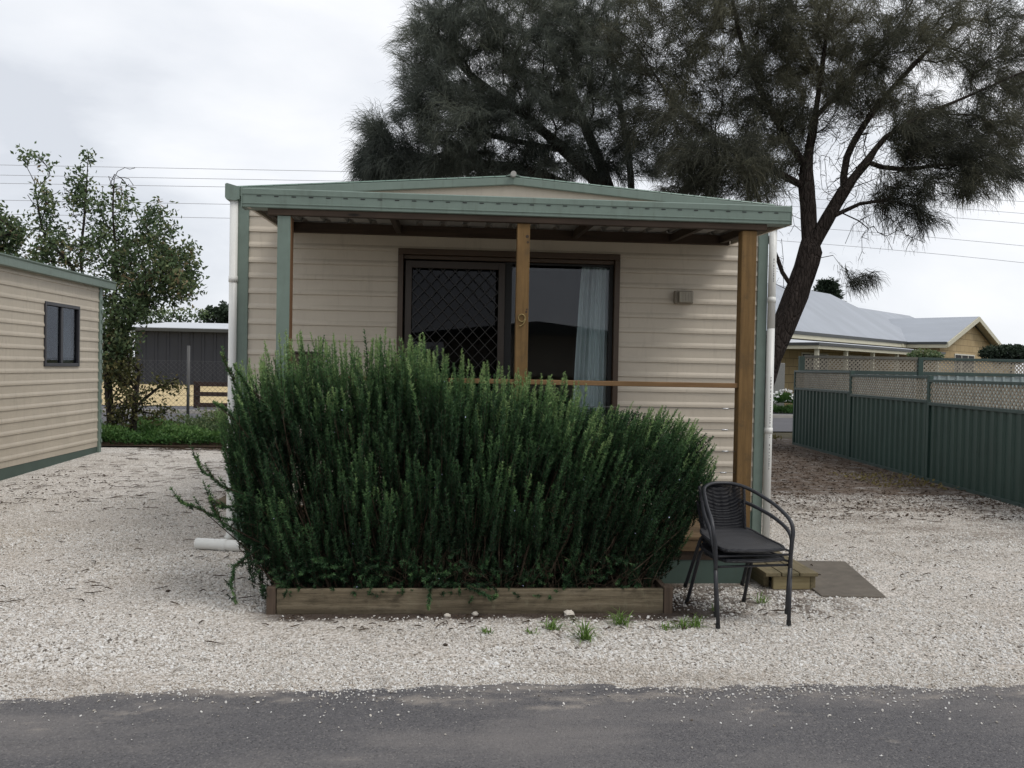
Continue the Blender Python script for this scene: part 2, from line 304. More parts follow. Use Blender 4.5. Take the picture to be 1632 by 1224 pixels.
# ------------------------------------------------------------------ mesh helpers
class MB:
    def __init__(s): s.v = []; s.f = []
    def add(s, vs, fs):
        n = len(s.v); s.v += [tuple(p) for p in vs]; s.f += [tuple(i+n for i in f) for f in fs]; return s
    def box(s, x0, x1, y0, y1, z0, z1):
        vs = [(x0, y0, z0), (x1, y0, z0), (x1, y1, z0), (x0, y1, z0), (x0, y0, z1), (x1, y0, z1), (x1, y1, z1), (x0, y1, z1)]
        return s.add(vs, [(0, 3, 2, 1), (4, 5, 6, 7), (0, 1, 5, 4), (1, 2, 6, 5), (2, 3, 7, 6), (3, 0, 4, 7)])
    def hexa(s, lo, hi):   # two rings of four points
        return s.add(list(lo)+list(hi), [(0, 3, 2, 1), (4, 5, 6, 7), (0, 1, 5, 4), (1, 2, 6, 5), (2, 3, 7, 6), (3, 0, 4, 7)])
    def beam(s, a, b, w, h, upv=(0, 0, 1)):
        a, b = Vector(a), Vector(b); d = (b-a).normalized(); u = Vector(upv); sd = d.cross(u).normalized(); u = sd.cross(d)
        c = [(-1, -1), (1, -1), (1, 1), (-1, 1)]
        return s.hexa([a+sd*(i*w/2)+u*(j*h/2) for i, j in c], [b+sd*(i*w/2)+u*(j*h/2) for i, j in c])
    def extrude(s, prof, p0, p1, out, cap=True):
        """profile points (outward, z) swept from p0 to p1 (xy); out = unit outward xy"""
        n = len(prof)
        vs = [(p[0]+out[0]*a, p[1]+out[1]*a, z) for p in (p0, p1) for a, z in prof]
        fs = [(i, i+1, n+i+1, n+i) for i in range(n-1)]
        if cap: fs += [tuple(range(n)), tuple(range(2*n-1, n-1, -1))]
        return s.add(vs, fs)
    def tube(s, pts, rad, n=8, cap=True):
        P = [Vector(p) for p in pts]; k = len(P)
        if not isinstance(rad, (list, tuple)): rad = [rad]*k
        vs = []; prev = None
        for i, p in enumerate(P):
            d = (P[min(i+1, k-1)]-P[max(i-1, 0)]).normalized()
            if prev is None:
                a = d.orthogonal().normalized()
            else:
                a = (prev - d*prev.dot(d)).normalized()
            prev = a; b = d.cross(a)
            vs += [p+(a*math.cos(2*PI*j/n)+b*math.sin(2*PI*j/n))*rad[i] for j in range(n)]
        fs = [(i*n+j, i*n+(j+1) % n, (i+1)*n+(j+1) % n, (i+1)*n+j) for i in range(k-1) for j in range(n)]
        if cap: fs += [tuple(range(n))[::-1], tuple((k-1)*n+j for j in range(n))]
        return s.add(vs, fs)
    def build(s, name, mat, parent=None, bevel=0, smooth=False, local=False):
        me = bpy.data.meshes.new(name); me.from_pydata(s.v, [], s.f); me.validate(); me.update()
        return link(name, me, mat, parent, bevel, smooth, local)
def link(name, me, mat, parent=None, bevel=0, smooth=False, local=False):
    o = bpy.data.objects.new(name, me); COL.objects.link(o)
    if mat: me.materials.append(M[mat] if isinstance(mat, str) else mat)
    if parent is not None:
        o.parent = parent
        if not local and parent.parent is None: o.matrix_parent_inverse = Matrix.Translation(-Vector(parent.location))
    if smooth: me.polygons.foreach_set('use_smooth', [True]*len(me.polygons))
    if bevel:
        b = o.modifiers.new('edge', 'BEVEL'); b.width = bevel; b.segments = 2; b.limit_method = 'ANGLE'
    return o
def root_loc(o):
    while o.parent: o = o.parent
    return Vector(o.location)
def tag(o, label=None, cat=None, group=None, kind=None):
    if label: o['label'] = label
    if cat: o['category'] = cat
    if group: o['group'] = group
    if kind: o['kind'] = kind
    return o
def thing(name, loc, label, cat, group=None, rz=0):
    o = bpy.data.objects.new(name, None); COL.objects.link(o); o.location = loc; o.rotation_euler = (0, 0, rz)
    o.empty_display_size = .2
    return tag(o, label, cat, group)
def absorb(main, extra):
    """merge extra (fixings, printing, slots) into the mesh of the part it belongs to"""
    import bmesh
    off = len(main.data.materials); main.data.materials.append(extra.data.materials[0])
    bm = bmesh.new(); bm.from_mesh(main.data); n = len(bm.faces); bm.from_mesh(extra.data); bm.faces.ensure_lookup_table()
    for f in bm.faces[n:]: f.material_index = off
    bm.to_mesh(main.data); bm.free(); me = extra.data; bpy.data.objects.remove(extra); bpy.data.meshes.remove(me)
def box(name, mat, parent, *b, bevel=.003, local=False): return MB().box(*b).build(name, mat, parent, bevel, local=local)
def copy_tree(o, parent=None):
    c = o.copy(); COL.objects.link(c)
    if parent is not None: c.parent = parent
    for ch in list(o.children): copy_tree(ch, c)
    return c
def np_mesh(name, V, nv, mat, parent=None, shade=None, local=False, smooth=False):
    """V: (N*nv,3) corners of N separate faces with nv corners each"""
    N = len(V)//nv; me = bpy.data.meshes.new(name)
    me.vertices.add(len(V)); me.vertices.foreach_set('co', np.ascontiguousarray(V, dtype=np.float32).ravel())
    me.loops.add(len(V)); me.loops.foreach_set('vertex_index', np.arange(len(V), dtype=np.int32))
    me.polygons.add(N); me.polygons.foreach_set('loop_start', np.arange(0, len(V), nv, dtype=np.int32))
    try: me.polygons.foreach_set('loop_total', np.full(N, nv, dtype=np.int32))
    except Exception: pass
    me.update(calc_edges=True)
    if shade is not None:
        a = me.attributes.new('shade', 'FLOAT', 'POINT'); a.data.foreach_set('value', np.clip(np.repeat(shade, nv) if len(shade) == N else shade, 0, 1).astype(np.float32))
    return link(name, me, mat, parent, 0, smooth, local)
def unit(a): return a/np.maximum(np.linalg.norm(a, axis=-1, keepdims=True), 1e-9)
def rnd_dirs(n): return unit(RNG.normal(size=(n, 3)))
def leaves(pos, dirs, ln, wd):
    """diamond leaves: (n*4,3)"""
    side = unit(np.cross(dirs, rnd_dirs(len(pos))))
    ln = ln[:, None]; wd = wd[:, None]
    a = pos; b = pos+dirs*ln*.45+side*wd*.5; c = pos+dirs*ln; d = pos+dirs*ln*.45-side*wd*.5
    return np.stack([a, b, c, d], 1).reshape(-1, 3)

# ------------------------------------------------------------------ world and sun
SUN_EL, SUN_AZ = R(56), R(125)
w = bpy.data.worlds.new('World'); S.world = w; w.use_nodes = True; nt = w.node_tree; nt.nodes.clear()
N_ = nt.nodes.new; L_ = nt.links.new
wo = N_('ShaderNodeOutputWorld'); sky = N_('ShaderNodeTexSky'); sky.sky_type = 'NISHITA'; sky.sun_disc = False
sky.sun_elevation = SUN_EL; sky.sun_rotation = SUN_AZ
b1 = N_('ShaderNodeBackground'); b1.inputs[1].default_value = .1; L_(sky.outputs[0], b1.inputs[0])
tc = N_('ShaderNodeTexCoord'); mp = N_('ShaderNodeMapping'); mp.inputs['Scale'].default_value = (1, 1, 2.6); mp.inputs['Location'].default_value = (1.7, .4, .35)
L_(tc.outputs['Generated'], mp.inputs[0])
na = N_('ShaderNodeTexNoise'); na.inputs['Scale'].default_value = 2.1; na.inputs['Detail'].default_value = 7; na.inputs['Roughness'].default_value = .5; na.inputs['Distortion'].default_value = .25
L_(mp.outputs[0], na.inputs['Vector'])
rp = N_('ShaderNodeValToRGB'); e = rp.color_ramp.elements
e[0].position = .38; e[0].color = (.66, .69, .745, 1); e[1].position = .60; e[1].color = (.93, .94, .965, 1)
e2 = e.new(.47); e2.color = (.80, .825, .87, 1)
L_(na.outputs['Fac'], rp.inputs[0])
b2 = N_('ShaderNodeBackground'); b2.inputs[1].default_value = 1.14; L_(rp.outputs[0], b2.inputs[0])
ms = N_('ShaderNodeMixShader'); ms.inputs[0].default_value = .93
L_(b1.outputs[0], ms.inputs[1]); L_(b2.outputs[0], ms.inputs[2]); L_(ms.outputs[0], wo.inputs[0])
sd = bpy.data.lights.new('sun', 'SUN'); sd.energy = 1.5; sd.angle = R(22); sd.color = (1, .96, .9)
so = bpy.data.objects.new('sun', sd); COL.objects.link(so)
sv = Vector((math.sin(SUN_AZ)*math.cos(SUN_EL), math.cos(SUN_AZ)*math.cos(SUN_EL), math.sin(SUN_EL)))
so.rotation_euler = sv.to_track_quat('Z', 'Y').to_euler(); so.location = (10, -10, 20)

# ------------------------------------------------------------------ ground, road, street
def sheet(name, mat, x0, x1, y0, y1, z, nx=1, ny=1, fn=None):
    vs = []; fs = []
    for j in range(ny+1):
        for i in range(nx+1):
            x = x0+(x1-x0)*i/nx; y = y0+(y1-y0)*j/ny; vs.append((x, y, z+(fn(x, y) if fn else 0)))
    for j in range(ny):
        for i in range(nx):
            a = j*(nx+1)+i; fs.append((a, a+1, a+nx+2, a+nx+1))
    o = MB().add(vs, fs).build(name, mat); tag(o, kind='structure'); return o
sheet('ground', 'land', -600, 600, -500, 1500, -.16)
def gz(x, y):
    """slight fall of the yard towards the left"""
    a = min(1, max(0, (-2.6-x)/2.6)); b = min(1, max(0, (14.6-y)/4)); return -.08*a*b*min(1, max(0, (y-3)/2))
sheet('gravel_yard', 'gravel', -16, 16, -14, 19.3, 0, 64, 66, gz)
# internal road with an uneven edge
edge = []
x = -14.0
while x <= 14:
    yy = 4.03+.03*math.sin(x*1.7+1)+.025*math.sin(x*4.3)+.014*math.sin(x*17+2)+.010*math.sin(x*41)+random.uniform(-.016, .016)
    if x < -1.65: yy -= min(.13, (-1.65-x)*.25)+.03*math.sin(x*7)
    edge.append((x, yy)); x += .045
vs = []; fs = []
for x, yy in edge: vs += [(x, -1.2, .006+gz(x, -1.2)), (x, yy-.12, .008+gz(x, yy)), (x, yy, .0045+gz(x, yy))]
for i in range(len(edge)-1):
    a = i*3; fs += [(a, a+3, a+4, a+1), (a+1, a+4, a+5, a+2)]
tag(MB().add(vs, fs).build('park_road', 'asphalt'), kind='structure')
# the public street behind: it runs slightly away to the right
def band(name, mat, ya, yb, z, x0=-70, x1=70, slope=.125):
    vs = [(x0, ya+slope*x0, z), (x1, ya+slope*x1, z), (x1, yb+slope*x1, z), (x0, yb+slope*x0, z)]
    return tag(MB().add(vs, [(0, 1, 2, 3)]).build(name, mat), kind='structure')
sheet('street_verge', 'verge', -60, 60, 19.3, 34, -.06)
band('street', 'street', 20.9, 27.2, -.03)
kb = MB(); sl = .125
kb.hexa([(-60, 27.2-7.5, -.05), (60, 27.2+7.5, -.05), (60, 27.4+7.5, -.05), (-60, 27.4-7.5, -.05)],
        [(-60, 27.2-7.5, .07), (60, 27.2+7.5, .07), (60, 27.4+7.5, .07), (-60, 27.4-7.5, .07)])
tag(kb.build('kerb', 'kerb'), kind='structure')
band('footpath', 'street', 27.4, 30.3, .03, -70, 70)
sheet('sandy_yard', 'field', -60, -2, 30.4, 62, -.02)
sheet('house_garden', 'verge', 8, 60, 36.6, 60, -.02)
# garden bed at the back left
vs = [(-7.2, 15.35, .03), (-2.2, 15.45, .03), (-2.2, 19.2, .05), (-7.2, 19.2, .05)]
tag(MB().add(vs, [(0, 1, 2, 3)]).build('garden_soil', 'mulch'), kind='structure')

# ------------------------------------------------------------------ loose stones on the yard
def stones(name, pts, scl, label):
    me = bpy.data.meshes.new(name); me.vertices.add(len(pts)); me.vertices.foreach_set('co', np.asarray(pts, dtype=np.float32).ravel())
    a = me.attributes.new('sc', 'FLOAT', 'POINT'); a.data.foreach_set('value', np.asarray(scl, dtype=np.float32)); me.update()
    o = bpy.data.objects.new(name, me); COL.objects.link(o); tag(o, label, 'gravel', kind='stuff')
    g = bpy.data.node_groups.new(name, 'GeometryNodeTree')
    g.interface.new_socket('Geometry', in_out='INPUT', socket_type='NodeSocketGeometry'); g.interface.new_socket('Geometry', in_out='OUTPUT', socket_type='NodeSocketGeometry')
    gi = g.nodes.new('NodeGroupInput'); go = g.nodes.new('NodeGroupOutput')
    ico = g.nodes.new('GeometryNodeMeshIcoSphere'); ico.inputs['Radius'].default_value = .5; ico.inputs['Subdivisions'].default_value = 1
    iop = g.nodes.new('GeometryNodeInstanceOnPoints')
    rr = g.nodes.new('FunctionNodeRandomValue'); rr.data_type = 'FLOAT_VECTOR'; rr.inputs[0].default_value = (0, 0, 0); rr.inputs[1].default_value = (.7, .7, 6.28)
    rs = g.nodes.new('FunctionNodeRandomValue'); rs.data_type = 'FLOAT_VECTOR'; rs.inputs[0].default_value = (.7, .5, .35); rs.inputs[1].default_value = (1.5, 1.1, .8); rs.inputs['Seed'].default_value = 5
    at = g.nodes.new('GeometryNodeInputNamedAttribute'); at.data_type = 'FLOAT'; at.inputs['Name'].default_value = 'sc'
    vm = g.nodes.new('ShaderNodeVectorMath'); vm.operation = 'SCALE'
    sm = g.nodes.new('GeometryNodeSetMaterial'); sm.inputs['Material'].default_value = M['stone']
    K = g.links.new
    K(gi.outputs[0], iop.inputs['Points']); K(ico.outputs['Mesh'], sm.inputs[0]); K(sm.outputs[0], iop.inputs['Instance'])
    K(rr.outputs[0], iop.inputs['Rotation']); K(rs.outputs[0], vm.inputs[0]); K(at.outputs[0], vm.inputs['Scale']); K(vm.outputs[0], iop.inputs['Scale'])
    K(iop.outputs[0], go.inputs[0])
    md = o.modifiers.new('scatter', 'NODES'); md.node_group = g; me.materials.append(M['stone']); return o
P = []; SCL = []
def road_edge(x):
    i = int((x+14)/.045); return edge[max(0, min(len(edge)-1, i))][1]
def dirtf(x, y):
    return math.sin(x*1.7+1.3*math.sin(y*1.1+.7))*math.sin(y*2.3+1.1*math.sin(x*.9))+.6*math.sin(x*4.1+y*2.2+1)*math.sin(y*5.2-x*1.3)+.35*math.sin(x*11+y*3)*math.sin(y*9-x*4)
for _ in range(185000):
    y = 3.9+6.5*random.random()**1.6; xm = y*.66+.4; x = random.uniform(-xm+.05*y, xm+.35)
    if y < road_edge(x)-.02+random.gauss(0, .03): continue
    if random.random() < .7*min(1, max(0, (dirtf(x, y)-.45)/.7)): continue
    if -1.25 < x < 2.2 and 5.9 < y < 7.5: continue
    if -1.07 < x < 1.42 and 5.3 < y < 6.2: continue
    if 2.2 < x < 2.65 and y > 5.8 and y < 6.9: continue
    if 2.6 < x < 3.15 and 5.64 < y < 6.66 and random.random() < .97: continue
    if -1.2 < x < 1.7 and 5.0 < y < 5.32 and random.random() < .30+.9*(y-5.0)/.3: continue
    if 1.4 < x < 2.7 and y > 5.15 and random.random() < .35+.4*math.sin(x*13+y*7)*math.sin(y*17-x*5): continue  # fewer stones where the ground is darkened under the chairs
    P.append((x, y, gz(x, y)+.002)); SCL.append(random.uniform(.006, .0175)*(1.6 if random.random() < .06 else 1)*(1+.25*math.sin(x*2.2)*math.sin(y*3.1))*(1.0 if y > 4.3 else .8))
for _ in range(2600):
    y = 4.02-abs(random.gauss(0, .10 if random.random() < .75 else .3)); x = random.uniform(-3.2, 3.6)
    if dirtf(x*1.3, y*.4) < -.1 and random.random() < .7: continue
    P.append((x, y, .012+gz(x, y))); SCL.append(random.uniform(.004, .013))
for _ in range(130):
    P.append((random.uniform(-3, 3.4), random.uniform(2.6, 3.9), .012)); SCL.append(random.uniform(.003, .010))
stones('loose_gravel', P, SCL, 'loose white limestone chips covering the yard and spilling onto the road')

# ------------------------------------------------------------------ siding
def siding_strips(mb, p0, p1, out, z0, z1, pitch, holes=(), ztop=2.729, d=.0105):
    """courses of steel weatherboard between xy points; holes = (s0, s1, z0, z1) along the wall"""
    p0, p1 = Vector(p0), Vector(p1); L = (p1-p0).length; u = (p1-p0)/L
    cuts = sorted({0, L, *[h[0] for h in holes], *[h[1] for h in holes]})
    for a, b in zip(cuts, cuts[1:]):
        spans = [(z0, z1)]
        for h in holes:
            if a >= h[0]-1e-6 and b <= h[1]+1e-6:
                ns = []
                for s0, s1 in spans:
                    if h[2] > s0: ns.append((s0, min(s1, h[2])))
                    if h[3] < s1: ns.append((max(s0, h[3]), s1))
                spans = ns
        for s0, s1 in spans:
            if s1-s0 < .01: continue
            pts = [(0, s1)]
            zt = ztop-math.floor((ztop-s1)/pitch+1e-6)*pitch
            base = [(0.0, 0.0), (0.0005, .60), (.70, .72), (1, .80), (1, .945), (.0, .955), (-.2, .975), (0, .998)]
            z = zt
            while z > s0:
                for o_, f in base:
                    zz = z-f*pitch
                    if s0 < zz < s1: pts.append((o_*d, zz))
                z -= pitch
            pts.append((pts[-1][0], s0))
            pa, pb = p0+u*a, p0+u*b
            prof = [(-.05, s1)]+pts+[(-.05, s0)]
            mb.extrude(prof, pa, pb, out)
    return mb

# ------------------------------------------------------------------ main cabin
WX0, WX1, WY, WB = -1.70, 2.74, 7.30, 12.6
cabin = thing('cabin', (.52, 7.3, 0), 'beige weatherboard cabin with green trim, low gable and timber porch numbered 9', 'cabin')
mb = siding_strips(MB(), (WX0, WY), (WX1, WY), (0, -1), .30, 2.80, .1275, [(1.275, 3.161, .30, 2.503)])
mb.build('wall', 'siding', cabin)
mb = siding_strips(MB(), (WX0, WB), (WX0, WY+.05), (-1, 0), .30, 2.84, .1275)
mb.build('wall', 'siding', cabin)
mb = siding_strips(MB(), (WX1, WY+.05), (WX1, WB), (1, 0), .30, 2.84, .1275)
mb.build('wall', 'siding', cabin)
box('wall', 'siding', cabin, WX0, WX1, WB, WB+.05, .3, 2.84)
# room lining
mb = MB(); mb.box(WX0+.05, WX1-.05, WY+.4, WB-.1, .28, .33); mb.box(WX0+.06, WX0+.08, WY+.06, WB-.1, .33, 2.7); mb.box(WX1-.08, WX1-.06, WY+.06, WB-.1, .33, 2.7)
mb.box(WX0+.05, WX1-.05, 10.4, 10.45, .33, 2.7); mb.box(WX0+.05, WX1-.05, WY+.06, WB-.1, 2.70, 2.74)
mb.box(WX0+.05, -.43, WY+.06, WY+.08, .33, 2.7); mb.box(1.465, WX1-.09, WY+.06, WY+.08, .33, 2.7)
mb.box(WX0+.05, WX1-.05, WY+.05, WY+.4, .27, .325)
mb.build('interior_lining', 'interior', cabin)
box('skirting', 'green_dark', cabin, WX0+.01, WX1-.01, WY-.012, WB, -.08, .298, bevel=.004)
for x0, x1 in ((WX0-.045, WX0+.045), (WX1-.07, WX1+.018)):
    m_ = MB(); m_.box(x0, x1, WY-.022, WY+.05, -.02, 2.94); m_.build('corner_trim', 'green', cabin, .006)
# gable end, barge boards and roof
AX, AZ, EZ = .525, 3.12, 2.955
gp = MB(); gp.add([(WX0, WY-.008, 2.803), (WX1, WY-.008, 2.803), (WX1, WY-.008, EZ-.03), (AX, WY-.008, AZ-.03), (WX0, WY-.008, EZ-.03),
                   (WX0, WY+.05, 2.803), (WX1, WY+.05, 2.803), (WX1, WY+.05, EZ-.03), (AX, WY+.05, AZ-.03), (WX0, WY+.05, EZ-.03)],
                  [(0, 1, 2, 3, 4), (9, 8, 7, 6, 5), (0, 5, 6, 1), (1, 6, 7, 2), (2, 7, 8, 3), (3, 8, 9, 4), (4, 9, 5, 0)])
gp.build('gable_panel', 'gable', cabin)
for xe in (WX0-.02, WX1+.02):
    b = MB(); b.hexa([(AX, 7.235, AZ-.062), (AX, 7.275, AZ-.062), (xe, 7.275, EZ-.072), (xe, 7.235, EZ-.072)],
                     [(AX, 7.235, AZ), (AX, 7.275, AZ), (xe, 7.275, EZ), (xe, 7.235, EZ)]); b.build('barge_board', 'green', cabin, .004)
for sgn, xe in ((-1, WX0-.06), (1, WX1+.06)):
    m_ = MB(); n = 36
    for k in range(n):      # ribbed sheets running down the slope
        y0 = 7.24+(WB+.1-7.24)*k/n; y1 = 7.24+(WB+.1-7.24)*(k+1)/n; h = .018
        ys = [(y0, 0), (y0+(y1-y0)*.18, 0), (y0+(y1-y0)*.26, h), (y0+(y1-y0)*.4, h), (y0+(y1-y0)*.48, 0), (y1, 0)]
        vs = []; ze = EZ-.003
        for yy, dz in ys: vs += [(AX, yy, AZ+.006+dz), (xe, yy, ze+.006+dz)]
        m_.add(vs, [(2*i, 2*i+1, 2*i+3, 2*i+2) for i in range(5)])
    roof_part = m_.build('roof', 'green_roof', cabin)
rc = MB(); rc.hexa([(AX-.06, 7.24, AZ+.008), (AX+.06, 7.24, AZ+.008), (AX+.06, WB, AZ+.008), (AX-.06, WB, AZ+.008)],
                   [(AX-.02, 7.24, AZ+.03), (AX+.02, 7.24, AZ+.03), (AX+.02, WB, AZ+.03), (AX-.02, WB, AZ+.03)]); rc.build('ridge_cap', 'green', cabin)
t_ = MB(); t_.tube([(AX, 7.18, AZ+.016), (AX, 7.30, AZ+.016)], .024, 14); t_.build('ridge_end_cap', 'roof_sheet', cabin)
scr = MB()
for k in range(22):
    for sg, xe in ((-1, WX0), (1, WX1)):
        f = (k+.5)/22; x = AX+(xe-AX)*f; z = AZ+(EZ-AZ)*f+.008; scr.tube([(x, 7.25, z-.004), (x, 7.25, z+.008)], .007, 6)
absorb(roof_part, scr.build('roof_screws', 'green_roof', cabin))
# side gutters with their front end caps
for x0, x1 in ((-1.835, WX0-.02), (WX1+.022, WX1+.13)):
    s_ = -1 if x0 < 0 else 1; xo, xi = (x0, x1) if s_ < 0 else (x1, x0)
    g_ = MB()
    dz = 0 if s_ < 0 else -.075
    prof = [(a_, z_+dz) for a_, z_ in [(xi, 2.958), (xi, 2.86), (xi+s_*.03, 2.845), (xo-s_*.01, 2.853), (xo, 2.87), (xo, 2.978), (xo-s_*.015, 2.985)]]
    k = len(prof); vs = [(x, y, z) for y in (7.215, WB) for x, z in prof]
    g_.add(vs, [(i, i+1, k+i+1, k+i) for i in range(k-1)]+[tuple(range(k)), tuple(range(2*k-1, k-1, -1))]); g_.build('side_gutter', 'green', cabin)
# downpipes
d = MB(); d.tube([(2.79, 7.262, 2.86), (2.79, 7.262, 1.9)], .033, 16); d.tube([(2.79, 7.262, 1.9), (2.79, 7.262, .02)], .0325, 16)
for z in (2.12, .99): d.tube([(2.79, 7.262, z), (2.79, 7.262, z+.05)], .036, 16)
dp = d.build('downpipe', 'white_pvc', cabin, smooth=False)
for p in dp.data.polygons: p.use_smooth = len(p.vertices) == 4
pr = MB()
for z0_ in [1.48, .9, 2.5]:
    z = z0_
    for k in range(9 if z0_ != 1.48 else 22):
        h = random.uniform(.006, .018); a = -1.75
        pr.box(2.787, 2.793, 7.2275, 7.2285, z-h, z); z -= h+random.uniform(.005, .02)
absorb(dp, pr.build('printed_marking', 'wire', dp))
d = MB(); d.tube([(-1.772, 7.262, 2.86), (-1.772, 7.262, .12), (-1.775, 7.26, .07), (-1.80, 7.24, .05)], .033, 16); d.tube([(-1.772, 7.262, 2.18), (-1.772, 7.262, 2.23)], .037, 16)
dp = d.build('downpipe', 'white_pvc', cabin)
for p in dp.data.polygons: p.use_smooth = len(p.vertices) == 4

# sliding door and window unit
DX0, DX1, DZ0, DZ1 = -.425, 1.461, .34, 2.503
f = MB()
for x0, x1 in ((DX0, DX0+.045), (DX1-.045, DX1)): f.box(x0, x1, 7.268, 7.41, DZ0, DZ1-.05)
f.box(DX0, DX1, 7.268, 7.41, DZ1-.05, DZ1); f.box(DX0, DX1, 7.27, 7.41, DZ0-.02, DZ0+.03)
f.box(DX0+.047, DX1-.047, 7.30, 7.40, DZ1-.085, DZ1-.052)
dfm = f.build('door_frame', 'bronze', cabin, .004)
sc = thing('x', (0, 0, 0), None, None); bpy.data.objects.remove(sc)
f = MB(); SX0, SX1 = DX0+.062, .478
f.box(SX0, SX0+.055, 7.292, 7.318, .38, 2.405); f.box(SX1-.055, SX1, 7.292, 7.318, .38, 2.405)
f.box(SX0+.055, SX1-.055, 7.292, 7.318, 2.345, 2.405); f.box(SX0+.055, SX1-.055, 7.292, 7.318, .38, .47)
scd = f.build('security_screen_door', 'bronze_l', cabin, .003)
g = MB(); gx0, gx1, gz0, gz1 = SX0+.055, SX1-.055, .47, 2.345; st = .104; hs = st*1.08
n = int((gx1-gx0+gz1-gz0)/st)+12
for sgn in (1, -1):
    for k in range(-n, n):
        # line z = gz0 + (x-gx0)*sgn*1.08 + k*st
        pts = []
        for x in (gx0, gx1): pts.append((x, gz0+(x-gx0)*sgn*1.08+k*hs))
        (xa, za), (xb, zb) = pts
        def clipz(xa, za, xb, zb):
            for lim, lo in ((gz0, True), (gz1, False)):
                ia = za >= lim if lo else za <= lim; ib = zb >= lim if lo else zb <= lim
                if not ia and not ib: return None
                if ia != ib:
                    t = (lim-za)/(zb-za); xi = xa+(xb-xa)*t
                    if ia: xb, zb = xi, lim
                    else: xa, za = xi, lim
            return xa, za, xb, zb
        r_ = clipz(xa, za, xb, zb)
        if r_ and abs(r_[0]-r_[2]) > .01:
            yb_ = 7.302 if sgn > 0 else 7.309
            g.beam((r_[0], yb_, r_[1]), (r_[2], yb_, r_[3]), .004, .0062, (0, 0, 1))
g.build('diamond_grille', 'grille', scd)
m_ = MB(); m_.box(SX0+.045, SX0+.07, 7.27, 7.292, 1.33, 1.52); m_.box(SX0+.04, SX0+.05, 7.25, 7.27, 1.36, 1.49); m_.build('handle', 'black', scd, .003)
f = MB(); PX0, PX1 = .478, DX1-.047
f.box(PX0+.002, PX0+.062, 7.325, 7.36, .38, 2.415); f.box(PX1-.032, PX1, 7.325, 7.36, .38, 2.415)
f.box(PX0+.062, PX1-.032, 7.325, 7.36, 2.398, 2.415); f.box(PX0+.062, PX1-.032, 7.325, 7.36, .38, .47)
pf = f.build('window_panel', 'black', cabin, .002)
box('pane', 'glass', pf, PX0+.055, PX1-.027, 7.341, 7.345, .46, 2.402, bevel=0)
f = MB(); f.box(SX0, SX0+.045, 7.365, 7.395, .38, 2.415); f.box(SX1, SX1+.05, 7.365, 7.395, .38, 2.415); f.box(SX0+.045, SX1, 7.365, 7.395, 2.36, 2.415); f.box(SX0+.045, SX1, 7.365, 7.395, .38, .46)
pf2 = f.build('sliding_door_leaf', 'black', cabin, .002)
box('pane', 'glass_dark', pf2, SX0+.04, SX1+.005, 7.379, 7.383, .45, 2.365, bevel=0)
# curtain behind the fixed pane
cm = MB(); nx = 70; rows = 14; vs = []
for j in range(rows+1):
    z = .42+(2.42-.42)*j/rows; fl = 1-j/rows
    for i in range(nx+1):
        u = i/nx; x = 1.392-(.235+.085*fl**.8)*u; y = 7.45+.028*math.sin(u*PI*13+.5*math.sin(u*9))+.012*math.sin(u*31+fl*2)+.02*fl*u
        vs.append((x, y, z))
cm.add(vs, [(j*(nx+1)+i, j*(nx+1)+i+1, (j+1)*(nx+1)+i+1, (j+1)*(nx+1)+i) for j in range(rows) for i in range(nx)])
tag(cm.build('curtain', 'curtain', smooth=True), 'pale blue-grey curtain gathered at the right of the cabin window', 'curtain')

# porch
PY = 6.02      # front face of the posts
DK = .34
porch_parts = []
def post(x0, x1, green=False, number=False):
    p = box('porch_post', 'post_red' if green else 'post', cabin, x0, x1, PY, PY+.09, .22, 2.53, bevel=.005)
    if green: box('post_cover', 'green', p, x0-.003, x1-.005, PY-.006, PY-.001, .22, 2.53, bevel=.001)
    return p
post(-1.172, -1.082, True); pc = post(.476, .564); post(2.087, 2.195)
# the numeral 9 on the middle post
cx, cz = .516, 1.868; pts = []
for k in range(19):
    a = PI*.05-2*PI*k/18*1.0; pts.append((cx+.023*math.cos(a), PY-.007, cz+.026*math.sin(a)))
tail = [(cx+.0235, PY-.007, cz-.003), (cx+.022, PY-.007, cz-.022), (cx+.010, PY-.007, cz-.044), (cx-.008, PY-.007, cz-.056), (cx-.018, PY-.007, cz-.054)]
nb = MB(); nb.tube(pts, .0042, 8, False); nb.tube(tail, [.0042, .0044, .0042, .0038, .003], 8)
nb.build('number_nine', 'brass', pc, smooth=True)
kn = MB()
for kx, kz, kr in ((.548, 1.912, .008), (.552, 1.93, .006), (.545, 2.44, .012), (.55, 2.40, .009)): kn.tube([(kx, PY-.0012, kz), (kx, PY+.002, kz)], kr, 10)
absorb(pc, kn.build('knot', 'beam', pc))
# beams, rafters, roof sheet
box('porch_beam', 'beam', cabin, -1.24, 2.26, 6.0, 6.045, 2.532, 2.625, bevel=.004)
box('ledger_beam', 'beam', cabin, -1.34, 2.40, 7.235, 7.285, 2.605, 2.69, bevel=.004)
for x in (-1.30, -.42, 1.06, 1.9, 2.33):
    r_ = MB(); r_.beam((x, 6.05, 2.615), (x, 7.233, 2.65), .042, .065); r_.build('porch_rafter', 'rafter', cabin, .003)
m_ = MB(); vs = []; per = .19; x = -1.345; prof = []
while x < 2.40:
    for a, h in ((0, 0), (.62, 0), (.70, .024), (.88, .024), (.96, 0)): prof.append((min(x+a*per, 2.41), h))
    x += per
for xx, h in prof: vs += [(xx, 5.99, 2.652+h), (xx, 7.29, 2.700+h)]
m_.add(vs, [(2*i, 2*i+1, 2*i+3, 2*i+2) for i in range(len(prof)-1)]); m_.build('porch_roof_sheet', 'roof_sheet', cabin)
